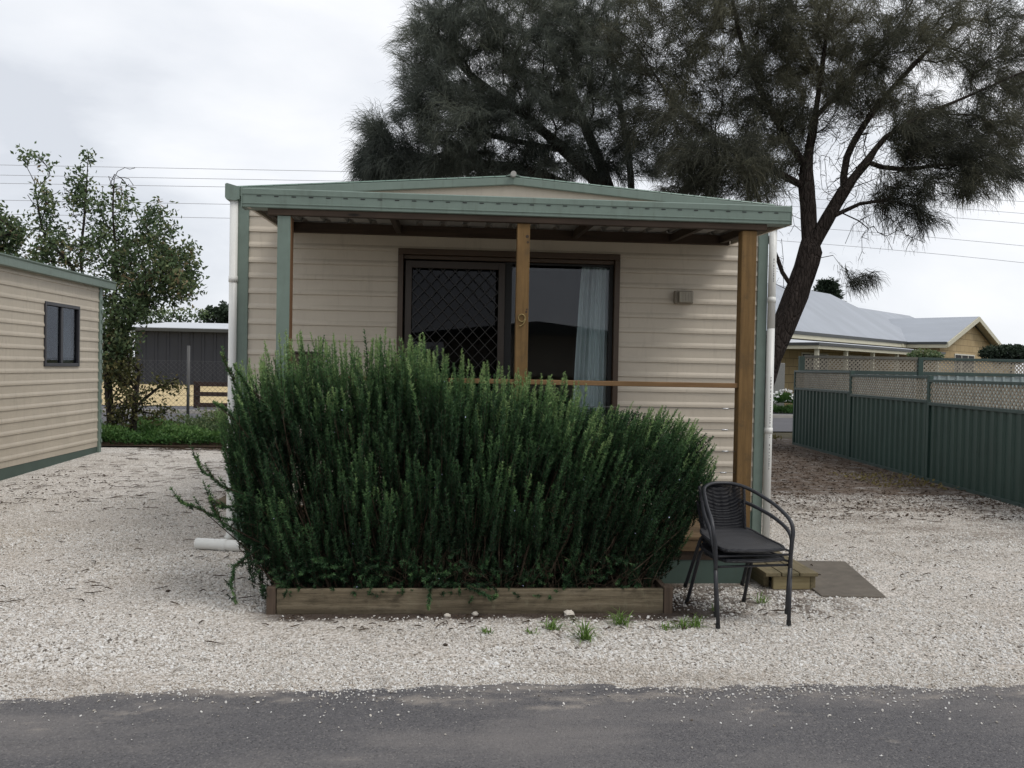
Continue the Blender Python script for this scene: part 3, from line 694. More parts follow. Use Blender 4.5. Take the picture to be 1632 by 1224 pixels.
for x0, x1 in ((-1.375, -1.352), (2.415, 2.438)):
    s_ = MB(); s_.hexa([(x0, 5.99, 2.573), (x1, 5.99, 2.573), (x1, 7.27, 2.615), (x0, 7.27, 2.615)], [(x0, 5.99, 2.70), (x1, 5.99, 2.70), (x1, 7.27, 2.742), (x0, 7.27, 2.742)])
    s_.build('side_fascia', 'siding', cabin, .002)
prof = [(0.0, 2.575), (.105, 2.575), (.112, 2.58), (.112, 2.598), (.117, 2.601), (.117, 2.607), (.113, 2.609), (.113, 2.662), (.118, 2.665), (.118, 2.70), (.110, 2.707), (.098, 2.705), (.098, 2.69), (0.0, 2.69)]
gm = MB(); gm.extrude(prof, (-1.405, 6.095), (2.425, 6.095), (0, -1)); gut = gm.build('porch_gutter', 'green', cabin)
# close the gap between the gutter front and beam from below stays open as on the photo
sl_ = MB(); x = -1.31
while x < 2.39:
    sl_.box(x, x+.030, 5.9795, 5.983, 2.651, 2.657); x += .1165
absorb(gut, sl_.build('overflow_slots', 'black', gut))
for x0, x1 in ((-1.412, -1.4055), (2.4255, 2.431)): box('gutter_end_cap', 'green', gut, x0, x1, 5.976, 6.10, 2.573, 2.712, bevel=.002)
box('light_stop_flashing', 'green', cabin, -1.35, 2.41, 7.19, 7.288, 2.732, 2.744, bevel=.001)  # added strip, blocks daylight leaking in over the back of the porch sheet
# handrail, wires
rail = box('handrail', 'rail', cabin, -1.08, 2.086, 6.035, 6.085, 1.402, 1.437, bevel=.004)
for z in (1.252, 1.099, .944, .790):
    wr = MB(); wr.tube([(-1.08, 6.06, z), (2.086, 6.06, z)], .0016, 6); wo_ = wr.build('balustrade_wire', 'wire', cabin)
    tb = MB(); dx = random.uniform(-.03, .02); tb.tube([(2.0+dx, 6.06, z), (2.005+dx, 6.06, z), (2.045+dx, 6.06, z), (2.05+dx, 6.06, z)], [.003, .0062, .0062, .003], 8); tb.build('turnbuckle', 'steel', wo_, smooth=True)
# deck
m_ = MB(); y = 5.975
while y < 7.25:
    m_.box(-1.215, 2.215, y, min(y+.088, 7.262), DK-.022, DK); y += .093
m_.build('deck', 'deck', cabin, .003)
box('deck_edge_board', 'deck', cabin, -1.20, 2.20, 5.982, 6.018, .235, .316, bevel=.004)
box('deck_bearer', 'beam', cabin, -1.19, 2.19, 6.0, 6.019, .17, .233, bevel=.002)
dsk = MB(); dsk.box(-1.185, 2.165, 6.006, 6.02, -.06, .20); dsk.box(2.15, 2.164, 6.022, 7.27, -.06, .31); dsk.box(-1.185, -1.171, 6.022, 7.27, -.06, .31)
dsk.build('deck_skirt', 'green_dark', cabin, .002)

# lamp and box on the wall
lt = thing('wall_lamp', (2.01, 7.28, 2.15), 'small square bulkhead light on the wall between window and right porch post', 'light')
m_ = MB(); m_.box(1.93, 2.095, 7.235, 7.285, 2.092, 2.205); m_.build('lamp_base', 'lamp_body', lt, .012)
m_ = MB(); m_.box(1.962, 2.08, 7.20, 7.236, 2.104, 2.193); lc_ = m_.build('lamp_cover', 'lamp_lens', lt, .012)
m_ = MB()
for k in range(4): m_.box(1.99+k*.024, 1.994+k*.024, 7.197, 7.2, 2.112, 2.186)
absorb(lc_, m_.build('lamp_ribs', 'lamp_body', lt))
bx = thing('meter_box', (-1.19, 7.28, 1.5), 'small dark brown box on the cabin wall just right of the left porch post', 'box')
box('housing', 'bronze', bx, -1.30, -1.075, 7.17, 7.285, 1.50, 1.60, bevel=.006)
box('lid', 'bronze_l', bx, -1.31, -1.065, 7.155, 7.285, 1.602, 1.62, bevel=.003)
m_ = MB(); m_.tube([(-1.12, 7.2, 1.50), (-1.12, 7.2, 1.2), (-1.12, 7.24, .9)], .018, 8); m_.build('conduit', 'black', bx)

# white drain pipe lying on the gravel, left foot
t_ = MB(); t_.tube([(-2.0, 7.12, .046), (-1.62, 7.02, .046)], .045, 20, False); t_.tube([(-2.0, 7.12, .046), (-1.62, 7.02, .046)], .040, 20, False)
t_.tube([(-1.80, 7.068, .046), (-1.74, 7.052, .046)], .049, 20, False)
o = t_.build('drain_pipe', 'white_pvc', smooth=True); tag(o, 'short white plastic drain pipe lying on the gravel left of the rosemary', 'pipe')

# steps and slab
stp = thing('wooden_step', (2.42, 6.2, 0), 'low weathered wooden step beside the stacked chairs at the right end of the porch', 'step')
m_ = MB()
for a, b in ((2.235, 2.345), (2.352, 2.475), (2.482, 2.612)): m_.box(a, b, 5.80, 6.95, .098, .125)
m_.build('tread', 'step', stp, .004)
m_ = MB(); m_.box(2.30, 2.565, 5.825, 5.86, .002, .096); m_.build('front_board', 'step_front', stp, .004)
m_ = MB(); m_.box(2.567, 2.605, 5.825, 6.92, .0, .096); m_.box(2.26, 2.298, 5.9, 6.92, .0, .096); m_.build('side_board', 'step', stp, .004)
sb = MB(); c_ = [(2.56, 5.63), (3.0, 5.60), (3.22, 6.66), (2.66, 6.70)]
sb.hexa([(x, y, -.04) for x, y in c_], [(x, y, .014) for x, y in c_]); tag(sb.build('concrete_slab', 'concrete', bevel=.006), 'flat mossy concrete slab set in the gravel right of the wooden step', 'slab')
st2 = thing('doorstep', (-2.05, 8.4, 0), 'small pale wooden step standing at the left side of the cabin', 'step')
box('tread', 'sleeper', st2, -2.15, -1.76, 8.15, 8.60, .175, .215)
for x, y in ((-2.0, 8.2), (-2.0, 8.5), (-1.84, 8.2), (-1.84, 8.5)): box('leg', 'sleeper', st2, x, x+.05, y, y+.05, 0, .174)

# ------------------------------------------------------------------ planter
pl = thing('planter_box', (.18, 5.55, 0), 'low raised garden bed of weathered timber sleepers holding the rosemary', 'planter')
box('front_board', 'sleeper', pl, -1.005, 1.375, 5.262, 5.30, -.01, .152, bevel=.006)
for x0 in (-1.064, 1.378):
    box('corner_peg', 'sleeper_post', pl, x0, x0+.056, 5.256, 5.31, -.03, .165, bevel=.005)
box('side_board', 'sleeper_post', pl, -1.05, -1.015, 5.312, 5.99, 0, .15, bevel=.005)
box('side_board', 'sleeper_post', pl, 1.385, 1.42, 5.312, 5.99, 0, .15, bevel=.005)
sm = []; nx, ny = 60, 16
for j in range(ny+1):
    for i in range(nx+1): sm.append((-1.014+2.398*i/nx, 5.302+.69*j/ny, .105+random.uniform(-.012, .018)))
MB().add(sm, [(j*(nx+1)+i, j*(nx+1)+i+1, (j+1)*(nx+1)+i+1, (j+1)*(nx+1)+i) for j in range(ny) for i in range(nx)]).build('soil', 'soil', pl)

# ------------------------------------------------------------------ rosemary
ros = thing('rosemary_bush', (.18, 5.6, .1), 'big dense rosemary bush spilling over the raised bed in front of the porch', 'bush')
HX = [-1.5, -1.35, -1.2, -1.05, -.6, -.15, .1, .35, .6, .8, 1.0, 1.4, 1.6, 1.8]
HZ = [1.13, 1.34, 1.44, 1.58, 1.54, 1.57, 1.47, 1.37, 1.33, 1.33, 1.30, 1.27, 1.17, .98]
def htop(x): return float(np.interp(x, HX, HZ))
def xlim(z): return (float(np.interp(z, [.15, .3, .5, 1, 1.3, 1.6], [-1.04, -1.16, -1.28, -1.39, -1.44, -1.2])), float(np.interp(z, [.15, .35, .6, .9, 1.1, 1.3], [1.42, 1.52, 1.66, 1.78, 1.73, 1.4])))
SPR = []   # (points list, needle density, brightness)
def sprig(tip, d, L, bright, bend=None):
    tip = Vector(tip); d = Vector(d).normalized(); b = bend or Vector((random.uniform(-.25, .25), random.uniform(-.2, .2), -.1))
    pts = []
    for k in range(7):
        s_ = k/6*L; pts.append(tip-d*(L-s_)+b*((L-s_)**2)*.8)
    SPR.append((pts, bright))
def lean(x, y, z):
    lx = .04+(.42 if x > .3 else .26)*max(-1, min(1, (x-.1)/1.5))*min(1, .25+z); ly = (y-5.65)*.7
    return Vector((lx+random.gauss(0, .115), ly+random.gauss(0, .14), 1))
for _ in range(620):     # top fringe
    x = random.uniform(-1.42, 1.78); h = htop(x); z = h-abs(random.gauss(0, .10))+(.17*random.random() if random.random() < .30 and x < .95 else 0)+.02+.04*math.sin(x*6.1+y*3)
    y = random.uniform(5.3, 6.0) if x < 1.5 else random.uniform(5.35, 5.8)
    sprig((x, y, z), lean(x, y, z), random.uniform(.34, .56), random.uniform(.4, 1.1))
for _ in range(1350):    # front face
    z = random.uniform(.26, 1.5); a, b = xlim(z); x = random.uniform(a, b)
    if z > htop(x): continue
    if x > .05 and z < .48 and random.random() < .55: continue
    
    bul = math.sin(PI*min(1, max(0, (z-.05)/1.6)))
    lump = .5+.5*math.sin(x*5.3+1.1*math.sin(z*4+x*2))*math.sin(z*6.2+x*3.1+1)
    y = 5.42-.24*bul*(.45+.55*lump)+random.random()**1.2*.20-.05
    ed = max(0, abs((x-(a+b)/2)/((b-a)/2))-.8)*5
    y += ed*.22
    sprig((x, y, z), lean(x, y-.25, z)+Vector((0, -.10, .15)), random.uniform(.26, .46), (.18+.8*lump*random.uniform(.5, 1))*(.35+.65*min(1, z/1.15)**1.3))  # depth shading in the needle colour: darker low down and between lumps
for _ in range(1300):     # inside and back
    z = random.uniform(.45, 1.5); a, b = xlim(z); x = random.uniform(a+.05, b-.05); z = min(z, htop(x)-.05)
    y = random.uniform(5.45, 6.1)
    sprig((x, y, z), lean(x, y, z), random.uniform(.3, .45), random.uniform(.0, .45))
for _ in range(260):     # side flanks
    z = random.uniform(.35, 1.2); a, b = xlim(z); s_ = random.choice((0, 1)); x = (a if s_ == 0 else b)+random.uniform(-.03, .05)*(1 if s_ == 0 else -1)
    y = random.uniform(5.45, 6.0); sprig((x, y, z), lean(x, y, z)+Vector((-.25 if s_ == 0 else .3, 0, 0)), random.uniform(.2, .35), random.uniform(.3, .8))
for _ in range(190):     # low shoots hanging over the front board
    x = random.uniform(-1.08, 1.2) if random.random() < .6 else random.uniform(-1.1, .1); z = random.uniform(.12, .36)
    sprig((x, random.uniform(5.19, 5.30), z), Vector((random.gauss(0, .4), -.7, random.uniform(-.25, .8))), random.uniform(.14, .26), random.uniform(.15, .5))
for _ in range(150):      # taller single shoots along the top
    x = random.uniform(-1.35, .95); sprig((x, random.uniform(5.35, 5.9), htop(x)+random.uniform(.04, .17)), Vector((.12*x+random.gauss(0, .07), random.gauss(0, .08), 1)), random.uniform(.34, .5), random.uniform(.7, 1.15))
for _ in range(650):     # heart of the bush, its inner shade put into the needle colour
    z = random.uniform(.5, 1.35); a, b = xlim(z); x = random.uniform(a+.15, b-.15); z = min(z, htop(x)-.12)
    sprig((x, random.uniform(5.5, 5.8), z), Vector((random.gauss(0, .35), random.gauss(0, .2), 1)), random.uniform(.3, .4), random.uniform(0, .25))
STR = [  # stray long branches at the left, as arcs of pixels surveyed on the depth 5.4
    [(430, 842), (390, 832), (340, 822), (305, 806), (285, 797)],
    [(430, 805), (395, 795), (355, 775), (325, 752), (310, 727)],
    [(420, 870), (395, 862), (365, 845), (345, 825), (336, 800), (334, 792)],
    [(420, 870), (398, 880), (374, 905), (368, 930), (376, 962)],
    [(425, 812), (390, 806), (360, 808), (345, 806)],
    [(420, 700), (395, 660), (368, 600), (352, 562)], [(430, 740), (400, 700), (362, 655), (340, 640)],
    [(440, 660), (405, 640), (385, 600), (372, 580)], [(740, 930), (765, 945), (785, 955), (792, 948)], [(690, 925), (684, 950), (683, 972)]]
for k, pp in enumerate(STR):
    Y = 5.42 if k < 8 else 5.24
    ps = [pt(a, b, Y-.02*i) for i, (a, b) in enumerate(pp)]
    fine = []
    for a, b in zip(ps, ps[1:]):
        for t in (0, .34, .67): fine.append(a.lerp(b, t)+Vector((random.uniform(-.006, .006), random.uniform(-.01, .01), random.uniform(-.006, .006))))
    fine.append(ps[-1]); SPR.append((fine, .55)); SPR.append(([p+Vector((.004, -.004, .003)) for p in fine], .75)); SPR.append(([p+Vector((-.003, .004, -.003)) for p in fine], .4))
    if k < 6:
        for q in range(5, len(fine)-1, 2):
            dd = (fine[q+1]-fine[q]).normalized(); sprig(fine[q]+dd*.09+Vector((0, 0, .05)), dd+Vector((0, 0, .8)), random.uniform(.08, .14), .55)
NV = []; NS = []; wood_mb = MB()
for pts, br in SPR:
    A = np.array([tuple(p) for p in pts]); seg = np.linalg.norm(np.diff(A, axis=0), axis=1); L = seg.sum(); n = int(L*450)
    t = np.sort(RNG.random(n)); idx = t*(len(A)-1); i0 = np.minimum(idx.astype(int), len(A)-2); fr = (idx-i0)[:, None]
    pos = A[i0]*(1-fr)+A[i0+1]*fr; ax = unit(A[i0+1]-A[i0])
    rad = unit(np.cross(ax, rnd_dirs(n))); dr = unit(ax*RNG.uniform(.3, 1.1, (n, 1))+rad*.85)
    ln = RNG.uniform(.020, .034, n)*(1-.6*t**5); wd = np.full(n, .0060)
    sd_ = unit(np.cross(dr, rnd_dirs(n)))*wd[:, None]*.5
    NV.append(np.stack([pos-sd_, pos+sd_, pos+dr*ln[:, None]], 1).reshape(-1, 3))
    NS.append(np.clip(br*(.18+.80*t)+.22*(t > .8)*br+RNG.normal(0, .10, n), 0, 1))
    wood_mb.tube([pts[0], pts[len(pts)//2], pts[-1]], [.0022, .0016, .0008], 4, False)
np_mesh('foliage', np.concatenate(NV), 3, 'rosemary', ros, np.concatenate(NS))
for pts, br in SPR:      # woody stems down to the soil
    if random.random() < .16:
        b = pts[0]; bx_ = max(-.95, min(1.32, b.x*.72+random.uniform(-.12, .12))); g0 = Vector((bx_, random.uniform(5.36, 5.9), .1))
        mid = g0.lerp(b, .5)+Vector((random.uniform(-.06, .06), random.uniform(-.06, .04), random.uniform(-.05, .03)))
        wood_mb.tube([g0, g0.lerp(mid, .5)+Vector((random.uniform(-.03, .03), random.uniform(-.03, .03), 0)), mid, b], [.007, .006, .004, .0025], 5, False)
for _ in range(170):     # bare twiggy tangle low down
    x = random.choice((random.uniform(-.35, .1), random.uniform(.1, 1.36))); g0 = Vector((x, random.uniform(5.33, 5.5), .11)); pp = [g0]
    dd = Vector((random.uniform(-.9, .9), random.uniform(-.35, .1), random.uniform(.4, 1))).normalized()
    for k in range(4):
        dd = (dd+Vector((random.uniform(-.4, .4), random.uniform(-.2, .2), random.uniform(-.35, .3)))).normalized(); pp.append(pp[-1]+dd*random.uniform(.05, .1))
    wood_mb.tube(pp, [.0035, .003, .0025, .002, .001], 4, False)
wood_mb.build('stems', 'woody', ros)
n = 170; fx = []
for _ in range(n):
    pts, br = random.choice(SPR); fx.append(tuple(pts[random.randint(3, 5)]+Vector((random.uniform(-.015, .015), -.015, random.uniform(-.01, .01)))))
np_mesh('flowers', leaves(np.array(fx), rnd_dirs(n), RNG.uniform(.008, .014, n), RNG.uniform(.006, .01, n)), 4, 'petal_blue', ros)['kind'] = 'stuff'

# ------------------------------------------------------------------ stacked chairs
def make_chair(loc, rz, label, tilt=0):
    c = thing('wicker_chair', loc, label, 'chair', 'stacked black wicker chairs', rz); c.rotation_euler = (tilt, 0, rz); c.scale = (.975, 1, .93)
    def smoothpath(P, n=5):
        out = []; P = [Vector(p) for p in P]
        for i in range(len(P)-1):
            p0, p1, p2, p3 = P[max(i-1, 0)], P[i], P[i+1], P[min(i+2, len(P)-1)]
            for k in range(n):
                t = k/n; out.append(.5*((2*p1)+(-p0+p2)*t+(2*p0-5*p1+4*p2-p3)*t*t+(-p0+3*p1-3*p2+p3)*t**3))
        out.append(P[-1]); return out
    half = [(.245, -.225, .30), (.25, -.218, .44), (.262, -.205, .535), (.258, -.16, .60), (.235, -.04, .655), (.195, .09, .695), (.15, .20, .722), (.08, .262, .738)]
    full = half+[(0, .275, .742)]+[(-x, y, z) for x, y, z in half[::-1]]
    MB().tube(smoothpath(full), .0125, 10).build('arm_and_back_hoop', 'chair_tube', c, smooth=True, local=True)
    for s in (1, -1):
        m = MB(); m.tube([(s*.245, -.225, .30), (s*.238, -.235, .15), (s*.232, -.245, .0)], [.0125, .0125, .012], 10); lg = m.build('leg', 'chair_tube', c, smooth=True, local=True)
        MB().tube([(s*.2325, -.2445, .001), (s*.235, -.24, .03)], .0145, 10).build('foot_cap', 'black', lg, local=True)
        m = MB(); m.tube(smoothpath([(s*.19, .03, .425), (s*.188, .12, .40), (s*.195, .21, .20), (s*.205, .29, 0)], 4), .0115, 10); lg = m.build('leg', 'chair_tube', c, smooth=True, local=True)
        MB().tube([(s*.205, .29, .001), (s*.2045, .281, .03)], .0135, 10).build('foot_cap', 'black', lg, local=True)
    m = MB()
    m.tube([(-.246, -.22, .385), (.246, -.22, .385)], .008, 8); m.tube([(-.19, .04, .40), (.19, .04, .40)], .008, 8)
    for s in (1, -1): m.tube([(s*.246, -.22, .405), (s*.2, -.1, .41), (s*.19, .06, .41)], .008, 8)
    m.build('stretcher', 'chair_tube', c, smooth=True, local=True)
    # seat: dished woven panel with rolled front edge
    def seatz(u, v): return .432+.012*(v**2)-.012*(1-abs(u)**2)*(1-abs(v)**2)-.012*max(0, -v)**4
    nx, ny = 24, 20; vs = []
    for j in range(ny+1):
        v = -1+2*j/ny; wdt = .212-.032*(v+1)/2; wdt *= 1-.10*abs(v)**6
        for i in range(nx+1):
            u = -1+2*i/nx; vs.append((u*wdt, -.025+.205*v-(.025*(1-u*u) if v < -.9 else .0), seatz(u, v)))
    nn = len(vs); vs += [(x, y, z-.014) for x, y, z in vs]
    q = [(j*(nx+1)+i, j*(nx+1)+i+1, (j+1)*(nx+1)+i+1, (j+1)*(nx+1)+i) for j in range(ny) for i in range(nx)]
    m = MB().add(vs, q+[(d+nn, c2+nn, b+nn, a+nn) for a, b, c2, d in q]); m.build('seat', 'wicker', c, smooth=True, local=True)
    rim = [vs[i] for i in range(nx+1)]+[vs[j*(nx+1)+nx] for j in range(1, ny+1)]+[vs[ny*(nx+1)+i] for i in range(nx-1, -1, -1)]+[vs[j*(nx+1)] for j in range(ny-1, -1, -1)]
    MB().tube([(x, y, z-.006) for x, y, z in rim], .0125, 8).build('seat_rim', 'wicker', c, smooth=True, local=True)
    # back: upright strands bound to a frame
    def bp(u, t):
        wd = .135+.018*t; y = .172+.09*t+.02*(1-u*u)*(1 if t > .5 else 2*t); z = .43+.295*t+(.006*(1-u*u) if t > .9 else 0); return (u*wd, y, z)
    m = MB(); ns = 36
    for i in range(ns):
        u = -1+2*(i+.5)/ns; a = [Vector(bp(u, t/8)) for t in range(9)]; hw = .0042 if 3 < i < 34 else .0026
        vs = []
        for p in a: vs += [p+Vector((-hw, 0, 0)), p+Vector((0, -.003, 0)), p+Vector((hw, 0, 0)), p+Vector((0, .003, 0))]
        m.add(vs, [(k*4+e_, k*4+(e_+1) % 4, k*4+4+(e_+1) % 4, k*4+4+e_) for k in range(8) for e_ in range(4)])
    for t in [k/40 for k in range(1, 38)]:
        m.tube([Vector(bp(-1+2*k/10, t))+Vector((0, .003*(-1)**k, 0)) for k in range(11)], .0020, 4)
    m.build('backrest', 'wicker', c, local=True)
    for s in (-1, 1): MB().tube([bp(s*1.03, t/6) for t in range(7)], .011, 8).build('back_frame', 'wicker', c, smooth=True, local=True)
    return c
make_chair((1.815, 5.200, .006), R(7), 'lower of the two stacked black wicker chairs, its feet on the gravel')
make_chair((1.806, 5.212, .090), R(7), 'upper of the two stacked black wicker chairs, resting on the other', R(4.5))

# ------------------------------------------------------------------ cabin at the left
LC = thing('cabin', (-5.7, 11, 0), 'neighbouring beige weatherboard cabin at the left edge with a dark framed window', 'cabin')
mb = siding_strips(MB(), (-5.7, 6.0), (-5.7, 14.57), (1, 0), .095, 2.72, .163, [(6.645, 7.80, 1.408, 2.338)], 2.62, .011); mb.build('wall', 'siding_old', LC)
mb = siding_strips(MB(), (-5.75, 14.62), (-9.5, 14.62), (0, 1), .095, 2.8, .163, (), 2.62, .011); mb.build('wall', 'siding_old', LC)
box('wall', 'siding_old', LC, -9.5, -5.75, 6.0, 6.05, .095, 2.85); box('wall', 'siding_old', LC, -9.5, -9.45, 6.05, 14.6, .095, 2.8)
box('skirting', 'green_dark', LC, -9.45, -5.705, 6.01, 14.6, -.16, .093)
ct_ = box('corner_trim', 'green', LC, -5.755, -5.672, 14.55, 14.645, -.05, 2.7)
nt_ = MB()
for k in range(15): nt_.box(-5.671, -5.655, 14.60, 14.638, .16+k*.163, .215+k*.163)
absorb(ct_, nt_.build('corner_notches', 'green', LC))
m_ = MB(); m_.extrude([(0, 2.70), (.06, 2.69), (.10, 2.70), (.10, 2.80), (.115, 2.82), (.115, 2.835), (.0, 2.845)], (-5.7, 5.8), (-5.7, 15.02), (1, 0)); m_.build('side_gutter', 'green', LC)
m_ = MB(); m_.hexa([(-5.66, 5.8, 2.80), (-5.66, 15.0, 2.80), (-7.6, 15.0, 2.90), (-7.6, 5.8, 2.90)], [(-5.66, 5.8, 2.85), (-5.66, 15.0, 2.85), (-7.6, 15.0, 3.02), (-7.6, 5.8, 3.02)])
m_.hexa([(-7.6, 5.8, 2.90), (-7.6, 15.0, 2.90), (-9.6, 15.0, 2.80), (-9.6, 5.8, 2.80)], [(-7.6, 5.8, 3.02), (-7.6, 15.0, 3.02), (-9.6, 15.0, 2.85), (-9.6, 5.8, 2.85)])
lr_ = m_.build('roof', 'green_roof', LC)
m_ = MB()
for k in range(34):
    y = 8+.21*k; m_.tube([(-5.60, y, 2.845), (-5.60, y, 2.862)], .008, 6)
absorb(lr_, m_.build('roof_screws', 'green_roof', LC))
wf = MB(); y0, y1, z0, z1 = 12.648, 13.796, 1.41, 2.336; X0, X1 = -5.78, -5.676
wf.box(X0, X1, y0, y0+.045, z0, z1); wf.box(X0, X1, y1-.045, y1, z0, z1); wf.box(X0, X1, y0+.045, y1-.045, z1-.05, z1); wf.box(X0, X1, y0+.045, y1-.045, z0, z0+.05)
wf.box(-5.75, -5.70, 13.20, 13.27, z0+.05, z1-.05)
wn = wf.build('window', 'dark_frame', LC, .004); M['glass_side'] = glass('smoky_side_glass', (.55, .58, .6), .30)
box('pane', 'glass_side', wn, -5.728, -5.723, y0+.045, 13.2, z0+.05, z1-.05, bevel=0)
box('pane', 'glass_side', wn, -5.716, -5.711, 13.27, y1-.045, z0+.05, z1-.05, bevel=0)
box('blind', 'blind', wn, -5.80, -5.79, 13.29, y1-.05, z0+.06, z1-.055, bevel=0)
m_ = MB(); vs = []
for j in (0, 1):
    for i in range(21): vs.append((-5.82+.015*math.sin(i*1.9), y0+.10+i*.012, (z0+.06, z1-.055)[j]))
m_.add(vs, [(i, i+1, 22+i, 21+i) for i in range(20)]); m_.build('window_curtain', 'blind', wn)
box('window_lining', 'black', LC, -6.6, -6.58, 12.3, 14.2, 1.2, 2.5)

# cabin on the other side of the road, seen only in the glass
OC = thing('cabin', (2.2, -7, 0), 'beige cabin with a low gable across the road, mirrored in the window glass', 'cabin')
mb = siding_strips(MB(), (4.3, -7), (-.1, -7), (0, 1), .1, 2.35, .1275); mb.build('wall', 'siding_old', OC)
mb = MB(); mb.box(-.1, 4.3, -12, -7.06, .1, 2.35); mb.build('wall', 'siding_old', OC)
m_ = MB(); m_.hexa([(-.9, -12.2, 2.25), (-.9, -6.2, 2.25), (2.2, -6.2, 2.36), (2.2, -12.2, 2.36)], [(-.9, -12.2, 2.31), (-.9, -6.2, 2.31), (2.2, -6.2, 2.66), (2.2, -12.2, 2.66)])
m_.hexa([(2.2, -12.2, 2.36), (2.2, -6.2, 2.36), (5.3, -6.2, 2.25), (5.3, -12.2, 2.25)], [(2.2, -12.2, 2.66), (2.2, -6.2, 2.66), (5.3, -6.2, 2.31), (5.3, -12.2, 2.31)]); m_.build('roof', 'gutter_dark', OC)

# ------------------------------------------------------------------ trees
def grow(roots, targets, step=.35, jit=.05, sag=0, k_path=.12):
    """roots: list of polylines (each list of xyz, first point may sit on an earlier one). Returns node arrays."""
    pos = []; par = []; dist = []; dr = []
    for poly in roots:
        P = [np.array(p, float) for p in poly]
        if not pos: last = -1; pos.append(P[0]); par.append(-1); dist.append(0); dr.append(np.array((0, 0, 1.))); last = 0
        else: last = int(np.argmin([np.linalg.norm(q-P[0]) for q in pos]))
        for i in range(1, len(P)):
            p0, p1, p2, p3 = P[max(i-2, 0)], P[i-1], P[i], P[min(i+1, len(P)-1)]
            n = max(2, int(np.linalg.norm(p2-p1)/step*1.3))
            for k in range(1, n+1):
                t = k/n; q = .5*((2*p1)+(-p0+p2)*t+(2*p0-5*p1+4*p2-p3)*t*t+(-p0+3*p1-3*p2+p3)*t**3)
                d_ = q-pos[last]; pos.append(q); par.append(last); dist.append(dist[last]+np.linalg.norm(d_)); dr.append(d_/max(1e-6, np.linalg.norm(d_))); last = len(pos)-1
    base = np.array(pos); T = np.array(targets, float)
    order = np.argsort([np.min(np.linalg.norm(base-t, axis=1)) for t in T])
    cap = len(pos)+len(T)*14; PA = np.zeros((cap, 3)); PA[:len(pos)] = pos; DD = np.zeros(cap); DD[:len(pos)] = dist; DR = np.zeros((cap, 3)); DR[:len(pos)] = dr; n = len(pos)
    tips = []
    lowz = base[:, 2].max()*.3
    for ti in order:
        t = T[ti]; v = t-PA[:n]; d = np.linalg.norm(v, axis=1)+1e-6; ca = (v*DR[:n]).sum(1)/d
        cost = d*(1+.9*np.clip(.45-ca, 0, 2))+k_path*DD[:n]+(PA[:n, 2] < lowz)*3
        i = int(np.argmin(cost)); L = d[i]; m = max(1, int(L/step)); p = PA[i].copy(); last = i
        d0 = DR[i]; c1 = PA[i]+d0*L*.35; side = RNG.normal(0, jit, 3)*L
        for k in range(1, m+1):
            s = k/m; q = (1-s)**2*PA[i]+2*s*(1-s)*(c1*.5+(PA[i]+v[i]*.5)*.5+side)+s*s*t
            if k < m: q = q+RNG.normal(0, .018, 3)
            if n >= cap: break
            PA[n] = q; dd = q-PA[last]; ln = np.linalg.norm(dd)+1e-6; DR[n] = dd/ln; DD[n] = DD[last]+ln; par.append(last); last = n; n += 1
        tips.append(last)
    return PA[:n], np.array(par), DR[:n], tips
def radii(par, tips, r0, p=2.1, base_min=None):
    n = len(par); acc = np.zeros(n); ch = np.zeros(n, int)
    for i in range(1, n): ch[par[i]] += 1
    acc[ch == 0] = r0**p
    # children always come after parents
    for i in range(n-1, 0, -1): acc[par[i]] += acc[i]
    return acc**(1/p)
def skin(name_parts, PA, par, DR, rad, parent, thr=.05, scale_fn=None):
    n = len(par); main = {}
    for i in range(1, n):
        p = par[i]
        if p not in main or rad[i] > rad[main[p]]: main[p] = i
    A = MB(); B = MB()
    def ring(c, d, r, k):
        d = Vector(d); a = d.orthogonal().normalized(); b = d.cross(a)
        # keep a stable frame
        ref = Vector((0, 1, .01)); a = (ref-d*ref.dot(d)).normalized(); b = d.cross(a)
        return [Vector(c)+(a*math.cos(2*PI*j/k)+b*math.sin(2*PI*j/k))*r*(1+(.09*math.sin(3*2*PI*j/k+c[2]*2)+.05*math.sin(5*2*PI*j/k+c[2]*5) if k > 8 else 0)) for j in range(k)]
    for i in range(1, n):
        p = par[i]; r = rad[i]; k = 16 if r > thr else (6 if r > .015 else 4)
        if main[p] == i and p != 0: s = ring(PA[p], DR[p], max(rad[p] if rad[p] < r*1.6 else r*1.25, r), k)
        elif p == 0: s = ring(PA[p], DR[i], rad[p]*1.05, k)
        else: s = ring(PA[p], DR[i], r, k)
        e_ = ring(PA[i], DR[i], r, k)
        (A if r > thr else B).add(s+e_, [(j, (j+1) % k, k+(j+1) % k, k+j) for j in range(k)])
    A.build(name_parts[0], name_parts[2], parent, smooth=True); B.build(name_parts[1], name_parts[2], parent, smooth=True)
def blob_targets(blobs):
    T = []
    for cx, cy, rx, ry, n, Y, dY in blobs:
        for _ in range(n):
            while True:
                a, b, c = random.uniform(-1, 1), random.uniform(-1, 1), random.uniform(-1, 1)
                if a*a+b*b+c*c <= 1: break
            T.append(tuple(pt(cx+a*rx, cy+b*ry, Y+c*dY)))
    return T
